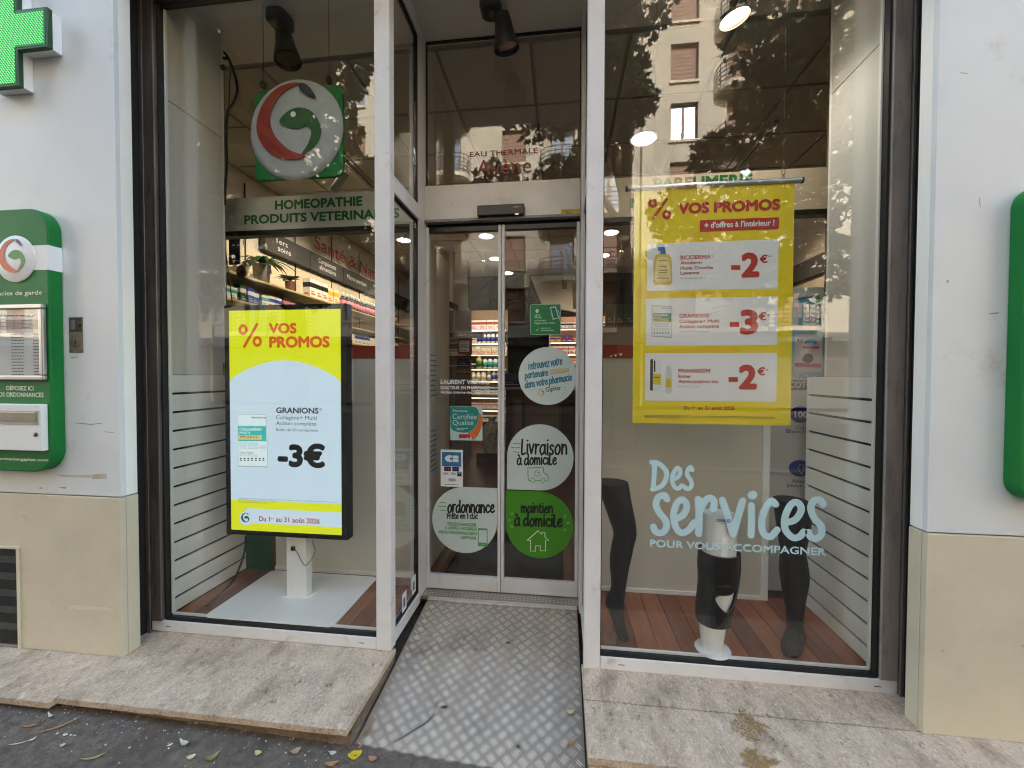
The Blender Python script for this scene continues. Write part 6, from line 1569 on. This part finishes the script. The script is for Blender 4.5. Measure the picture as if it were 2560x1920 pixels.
for (x0, x1, ty_) in wins:
    if x0 < -32 or x1 > 34: continue
    for fi, (z0, z1) in enumerate(floors):
        lo = z0-(.55 if ty_ == 'd' else 0)
        closed = rnd.random() < .5
        if abs(x0-4.66) < .1: closed = fi != 3
        o = B().box(x0, x1, YW0-.2, YW0-.24, lo, z1).build('window', shm if closed else pane_m, bd)
        if not closed:
            f = B().box(x0, x0+.07, YW0-.16, YW0-.2, lo, z1).box(x1-.07, x1, YW0-.16, YW0-.2, lo, z1).box((x0+x1)/2-.05, (x0+x1)/2+.05, YW0-.16, YW0-.2, lo, z1); f.build('frame', shm, o)
        else:
            f = B()
            for q in range(9): f.box(x0+.02, x1-.02, YW0-.19, YW0-.199, lo+.1+q*.17, lo+.12+q*.17)
            f.build('shutter_louvre', shm, o)
        if ty_ == 'w': B().box(x0-.05, x1+.05, YW0+.1, YW0-.19, z0-.1, z0).build('sill', sill_m, bd)
        else:
            bw_ = .75; xc = (x0+x1)/2; P = [(xc-1.05, YW0+.003)]+[(xc+1.05*math.cos(math.pi-math.pi*q/10), YW0+.003+.9*math.sin(math.pi*q/10)**.6) for q in range(1, 10)]+[(xc+1.05, YW0+.003)]
            n = len(P); sl_ = B().add([(x, y, lo-.22) for x, y in P]+[(x, y, lo-.03) for x, y in P], [tuple(range(n)), tuple(range(2*n-1, n-1, -1))]+[(q, q+n, (q+1) % n+n, (q+1) % n) for q in range(n)]).build('balcony', sill_m, bd)
            r_ = B()
            for h in (.15, .33, .51, .69, .9): r_.tube([(x, y-.05, lo-.03+h) for x, y in P], .022, 5)
            for q in range(n): r_.tube([(P[q][0], P[q][1]-.05, lo-.03), (P[q][0], P[q][1]-.05, lo+.87)], .02, 5)
            r_.build('railing', ras, sl_)
for x in (3.5, 12.1, -10, -17.5): B().tube([(x, YW0+.1, 0), (x, YW0+.1, 20)], .07, 8).build('downpipe', sill_m, bd)

# street trees
def leaf_mesh():
    P = [(0, 0), (.25, -.08), (.5, .1), (.36, .32), (.55, .62), (.2, .6), (0, 1), (-.2, .6), (-.55, .62), (-.36, .32), (-.5, .1), (-.25, -.08)]
    return P
LP = leaf_mesh()
bark = mat('plane_bark', S(112, 100, 82), .9, var=.4, vs=4, bump=.5, bs=20)
lfm = [mat('tree_leaf_a', S(62, 84, 40), .55), mat('tree_leaf_b', S(84, 102, 48), .55), mat('tree_leaf_c', S(48, 68, 36), .55)]
def tree(label, x, y, h, clumps, n, seed, size=.19):
    t = thing('street_tree', label, 'tree', (x, y, -.12)); rnd = random.Random(seed)
    tb = B().tube([(x, y, -.3), (x+.05, y, 1.5), (x-.04, y+.03, h*.5), (x+.1, y, h*.8)], [.24, .2, .15, .06], 12)
    b = B()
    for (cx, cy_, cz, rx, ry, rz_, sh_) in clumps:
        s0 = Vector((x, y, min(h*.75, max(2.6, cz-1.6)))); e0 = Vector((cx, cy_, cz)); m0 = (s0+e0)/2+Vector((0, 0, .3))
        tb.tube([s0, m0, e0], [.09, .06, .02], 7)
        for i in range(int(n*sh_)):
            while True:
                u = Vector((rnd.uniform(-1, 1), rnd.uniform(-1, 1), rnd.uniform(-1, 1)))
                if .05 < u.length < 1: break
            if u.length < .55 and rnd.random() < .5: u = u.normalized()*rnd.uniform(.55, 1)
            p = Vector((cx+u.x*rx, cy_+u.y*ry, cz+u.z*rz_))
            s_ = size*rnd.uniform(.6, 1.2)
            q = Matrix.Rotation(rnd.uniform(0, 6.28), 3, 'Z') @ Matrix.Rotation(rnd.gauss(0, .7), 3, 'X') @ Matrix.Rotation(rnd.gauss(1.9, .6), 3, 'X')
            b.mi = rnd.randrange(3)
            b.add([p+q @ Vector((a*s_, c*s_, abs(a)*s_*.35)) for a, c in LP], [tuple(range(len(LP)))])
    tb.build('trunk', bark, t, 0, True)
    o = b.build('crown', lfm, t); o['kind'] = 'stuff'
def cl_(px, py, Ym, r, sh_=1., rz_=None):
    p = at((0, 0, 1), px, py, Ym); return (p.x, -Ym+.05, p.z, r, r, rz_ or r*.8, sh_)
tree('street tree mirrored across the upper part of the screen display glass', -5.2, -5.6, 8,
     [cl_(420, 60, 6, 1.3), cl_(560, 150, 6.4, 1.4, 1.5), cl_(700, 40, 6, 1.4, 1.5), cl_(820, 110, 6.3, 1.2, 1.2), cl_(480, 330, 6, 1.2, 1.3), cl_(640, 300, 6.6, 1.2, 1.3), cl_(790, 300, 6.2, .9, .6), cl_(430, 560, 5.8, 1.1, 1.1), cl_(900, 20, 7, 1.2, .8), cl_(570, 480, 6.4, 1.0, .9), cl_(400, 200, 5.6, 1.3, 1.3), cl_(690, 470, 6.6, .9, .6), cl_(500, 700, 6.2, .9, .6), cl_(620, 620, 6.6, .8, .4), cl_(350, 420, 5.4, 1.2, 1.2), cl_(800, 560, 6.4, .9, .9), cl_(890, 470, 6.6, .9, .8), cl_(880, 650, 6.4, .9, .9), cl_(760, 700, 6.2, .8, .7)], 900, 1)
tree('street tree mirrored at the top right of the yellow banner window', 8.6, -8.6, 9,
     [cl_(1960, 60, 8, 1.3, 1.2), cl_(2080, 180, 8.2, 1.3, 1.1), cl_(1960, 220, 8.4, 1.1, 1.), cl_(2110, 330, 8, 1.0, .8), cl_(1900, 380, 8.6, 1.2, 1.), cl_(2150, 60, 8, 1.3, 1.1), cl_(2010, 400, 8.3, 1., .8), cl_(1790, 400, 9, .7, .5), cl_(2100, 480, 8, .8, .4), cl_(1690, 540, 9.4, .8, .6), cl_(1820, 560, 9, 1.1, .9), cl_(1960, 580, 8.8, 1.1, .9), cl_(1760, 680, 9.4, .9, .7), cl_(1900, 700, 9, 1., .8), cl_(2060, 680, 8.6, .9, .7), cl_(1680, 660, 9.6, .7, .5)], 620, 2)
tree('street tree mirrored at the edge of the yellow banner window by the post', 1.4, -7.6, 9,
     [cl_(1540, 180, 7.2, .7, .6), cl_(1560, 260, 7.4, .7, .6), cl_(1590, 20, 7, .8, .6), cl_(1500, 330, 7.4, .7, .5), cl_(1470, 60, 7.2, 1.1, .8), cl_(1350, 180, 7.4, 1.1, .8), cl_(1230, 420, 7.6, .8, .5), cl_(1400, 400, 7.5, .7, .5)], 560, 3)

# ------------------------------------------------------------------ fallen leaves and litter
def ground_pt(z, x, y, Z):
    px, py = z[0]+x/z[2], z[1]+y/z[2]
    d = CR*((px-1280)/FPX)+CU*((960-py)/FPX)+_F
    for _ in range(6):
        q = CAM+d*((Z-CAM.z)/d.z)
        Z = rz(q.x, q.y)+.002 if (RX0 < q.x < RX1 and RY0 < q.y < RY1) else gz(q.x)+.001
    return q
def fallen(label, z, x, y, L, Wd, ang, col, curl=.3, cat='leaf', kind='leaf'):
    p = ground_pt(z, x, y, -.09); n = 8; rows = []
    c_, s_ = math.cos(R(ang)), math.sin(R(ang)); b = B()
    rnd = random.Random(int(x*7+y))
    for i in range(n+1):
        f = i/n; w_ = Wd*math.sin(math.pi*min(.97, max(.06, f)))**.8*rnd.uniform(.8, 1.15); u = (f-.5)*L
        hh = .002+curl*L*(f-.5)**2*2+rnd.uniform(0, .001)
        for k_ in (-1, 0, 1):
            v = w_*k_; rows.append((p.x+u*c_-v*s_, p.y+u*s_+v*c_, p.z+hh+abs(k_)*curl*w_*.5))
    fs = []
    for i in range(n):
        for k_ in range(2):
            a = i*3+k_; fs.append((a, a+1, a+4, a+3))
    b.add(rows, fs)
    o = b.build('fallen_leaf', mat('leaf_%d_%d_%d' % col, S(*col), .6, var=.25, vs=60), None, 0, True)
    return tag(o, label, cat, 'fallen leaves')
TAN, YE, GN, PL = (168, 128, 84), (212, 186, 40), (58, 84, 46), (196, 178, 140)
for q in (('bright yellow leaf at the lower left corner of the ramp', zJ, 88, 1552, .05, .022, 25, YE, .4), ('long tan seed pod along the left edge of the ramp', zJ, 188, 1350, .06, .007, 70, TAN, .2),
          ('short tan leaf scrap above the yellow leaf', zJ, 125, 1480, .02, .005, 80, TAN, .2), ('curled pale leaf near the right edge of the ramp', zJ, 1780, 1215, .045, .011, -10, PL, .9),
          ('upright tan seed pod low at the right edge of the ramp', zJ, 1785, 1460, .045, .008, 60, TAN, .3), ('dark green leaf low in the middle of the ramp', zJ, 1378, 1480, .02, .01, 70, GN, .3),
          ('dark green leaf in the upper middle of the ramp', zJ, 1297, 660, .022, .011, 20, GN, .3), ('tan curled leaf in the upper middle of the ramp', zJ, 1045, 712, .026, .009, -15, TAN, .5), ('pale leaf scrap beside the tan curled leaf', zJ, 1130, 742, .016, .007, 0, PL, .4),
          ('yellow green sliver in the left middle of the ramp', zJ, 685, 805, .03, .006, -65, (190, 180, 90), .4), ('yellow leaf at the upper right edge of the ramp', zJ, 1826, 475, .03, .008, 85, (150, 140, 40), .4), ('pale twisted scrap upper right on the ramp', zJ, 1505, 718, .016, .005, 30, PL, .7), ('second pale twisted scrap upper right on the ramp', zJ, 1605, 732, .016, .004, 40, PL, .7),
          ('brown pink leaf below the front edge of the ramp', zJ, 225, 1578, .035, .012, -5, (170, 120, 90), .4),
          ('pale green leaf on the asphalt before the screen doorstep', zC, 1428, 1515, .03, .010, -10, (186, 190, 130), .4), ('cream leaf on the asphalt before the screen doorstep', zC, 1058, 1538, .028, .011, 30, (206, 200, 160), .5),
          ('curled green and tan leaf on the asphalt', zC, 1170, 1545, .05, .012, 50, (128, 120, 70), .7), ('tan pod at the bottom edge of the asphalt', zC, 1835, 1575, .05, .010, 20, TAN, .4), ('dry straw blade on the left asphalt', zC, 520, 1540, .075, .005, 30, (160, 150, 90), .3),
          ('long straw blade by the left slab step', zC, 320, 1370, .12, .007, 45, (150, 124, 84), .2), ('cream twig on the far left asphalt', zC, 100, 1460, .06, .004, 25, (200, 184, 150), .1), ('tan bark strip on the far left asphalt', zC, 168, 1363, .05, .006, 20, (170, 120, 76), .2),
          ('white petal on the left asphalt', zC, 178, 1440, .022, .006, 60, (206, 204, 190), .5), ('pale round scrap on the left asphalt', zC, 348, 1470, .018, .008, 20, (196, 184, 160), .3), ('white chip on the left asphalt', zC, 362, 1412, .018, .007, 0, (214, 210, 200), .2), ('white curled scrap under the left slab', zC, 280, 1310, .04, .006, -15, (206, 200, 186), .6),
          ('grey green leaf right of the corner gap', zC, 1842, 1515, .026, .010, 5, (190, 196, 176), .4), ('brown crumpled leaf by the slab corner', zC, 1635, 1508, .035, .014, 40, (176, 150, 120), .6), ('white sprig on the asphalt before the slab corner', zC, 1022, 1465, .045, .010, -5, (196, 196, 170), .8), ('small white scrap left of the sprig', zC, 940, 1468, .02, .005, 45, (220, 214, 200), .2)):
    fallen(*q)
# twig stuck on the ramp
t = tag(B().tube([ground_pt(zJ, x, y, -.05)+Vector((0, 0, .002)) for x, y in ((390,1450),(520,1370),(655,1285),(700,1235),(720,1170),(755,1080))], [.0012, .0016, .002, .0016, .0012, .0008], 6).build('dark_twig', M['black'], None, 0, True), 'thin dark twig lying across the lower left of the ramp', 'twig')
tag(B().tube([ground_pt(zJ, x, y, -.05)+Vector((0, 0, .003)) for x, y in ((765,1170),(785,1162),(800,1172),(815,1156))], .0035, 6).build('dark_seed_husk', M['black'], None, 0, True), 'small dark husk beside the twig on the ramp', 'husk')
tag(B().tube([ground_pt(zJ, x, y, -.03)+Vector((0, 0, .002)) for x, y in ((930,680),(950,620),(978,555))], .0010, 6).build('dark_twig', M['black'], None, 0, True), 'faint thin twig in the upper left of the ramp', 'twig')
# fine litter
b = B(); rnd = random.Random(77)
for i in range(700):
    if rnd.random() < .75:
        x = rnd.uniform(-2.9, -.78); y = -.40-abs(rnd.gauss(0, .16)) if rnd.random() < .6 else -.41-abs(rnd.gauss(0, .035))
    else:
        x = rnd.uniform(RX0+.01, RX1-.01); y = rnd.uniform(RY0, RY1-.05)
        if rnd.random() < .6: x = RX0+abs(rnd.gauss(0, .03)) if rnd.random() < .5 else RX1-abs(rnd.gauss(0, .04))
    if y < -.9: continue
    on = RX0 < x < RX1 and RY0 < y < RY1
    if on and not (RX0+.004 < x < RX1-.004): continue
    z0 = (rz(x, y) if on else gz(x))+.0018
    s_ = rnd.uniform(.0012, .0045) if on else rnd.uniform(.0012, .006); a = rnd.uniform(0, 6.28); r2 = rnd.uniform(.25, .8)
    ux, uy = math.cos(a)*s_, math.sin(a)*s_; b.mi = rnd.randrange(4)
    b.add([(x-ux, y-uy, z0), (x+uy*r2, y-ux*r2, z0+s_*rnd.uniform(0, .6)), (x+ux, y+uy, z0+s_*rnd.uniform(0, .5)), (x-uy*r2, y+ux*r2, z0)], [(0, 1, 2, 3)])
o = b.build('litter', [mat('litter_%d' % i, c, .8) for i, c in enumerate((S(196, 184, 160), S(140, 104, 70), S(96, 74, 50), S(206, 202, 190)))])
tag(o, 'fine scatter of plant debris on asphalt and ramp', 'litter', None, 'stuff')
b = B(); rnd = random.Random(78)
for i in range(800):
    x = rnd.choice((rnd.uniform(-2.2, -.82), rnd.uniform(.12, 1.9))); y = rnd.uniform(-.44, -.01) if rnd.random() < .5 else rnd.choice((-.012, -.19))+rnd.gauss(0, .008)
    if y > -.005 or y < -.44: continue
    s_ = rnd.uniform(.001, .0035); a = rnd.uniform(0, 6.28); ux, uy = math.cos(a)*s_, math.sin(a)*s_; b.mi = rnd.randrange(4)
    b.add([(x-ux, y-uy, .0035), (x+uy*.6, y-ux*.6, .0045), (x+ux, y+uy, .004), (x-uy*.6, y+ux*.6, .0035)], [(0, 1, 2, 3)])
o = b.build('grit', [MATS['litter_2'], mat('dark_grime', S(62, 50, 40), .9), MATS['dark_grime'] if 'dark_grime' in MATS else mat('dark_grime', S(62, 50, 40), .9), MATS['litter_1']])
tag(o, 'fine grit on the travertine doorsteps', 'grit', None, 'stuff')

flush_text()
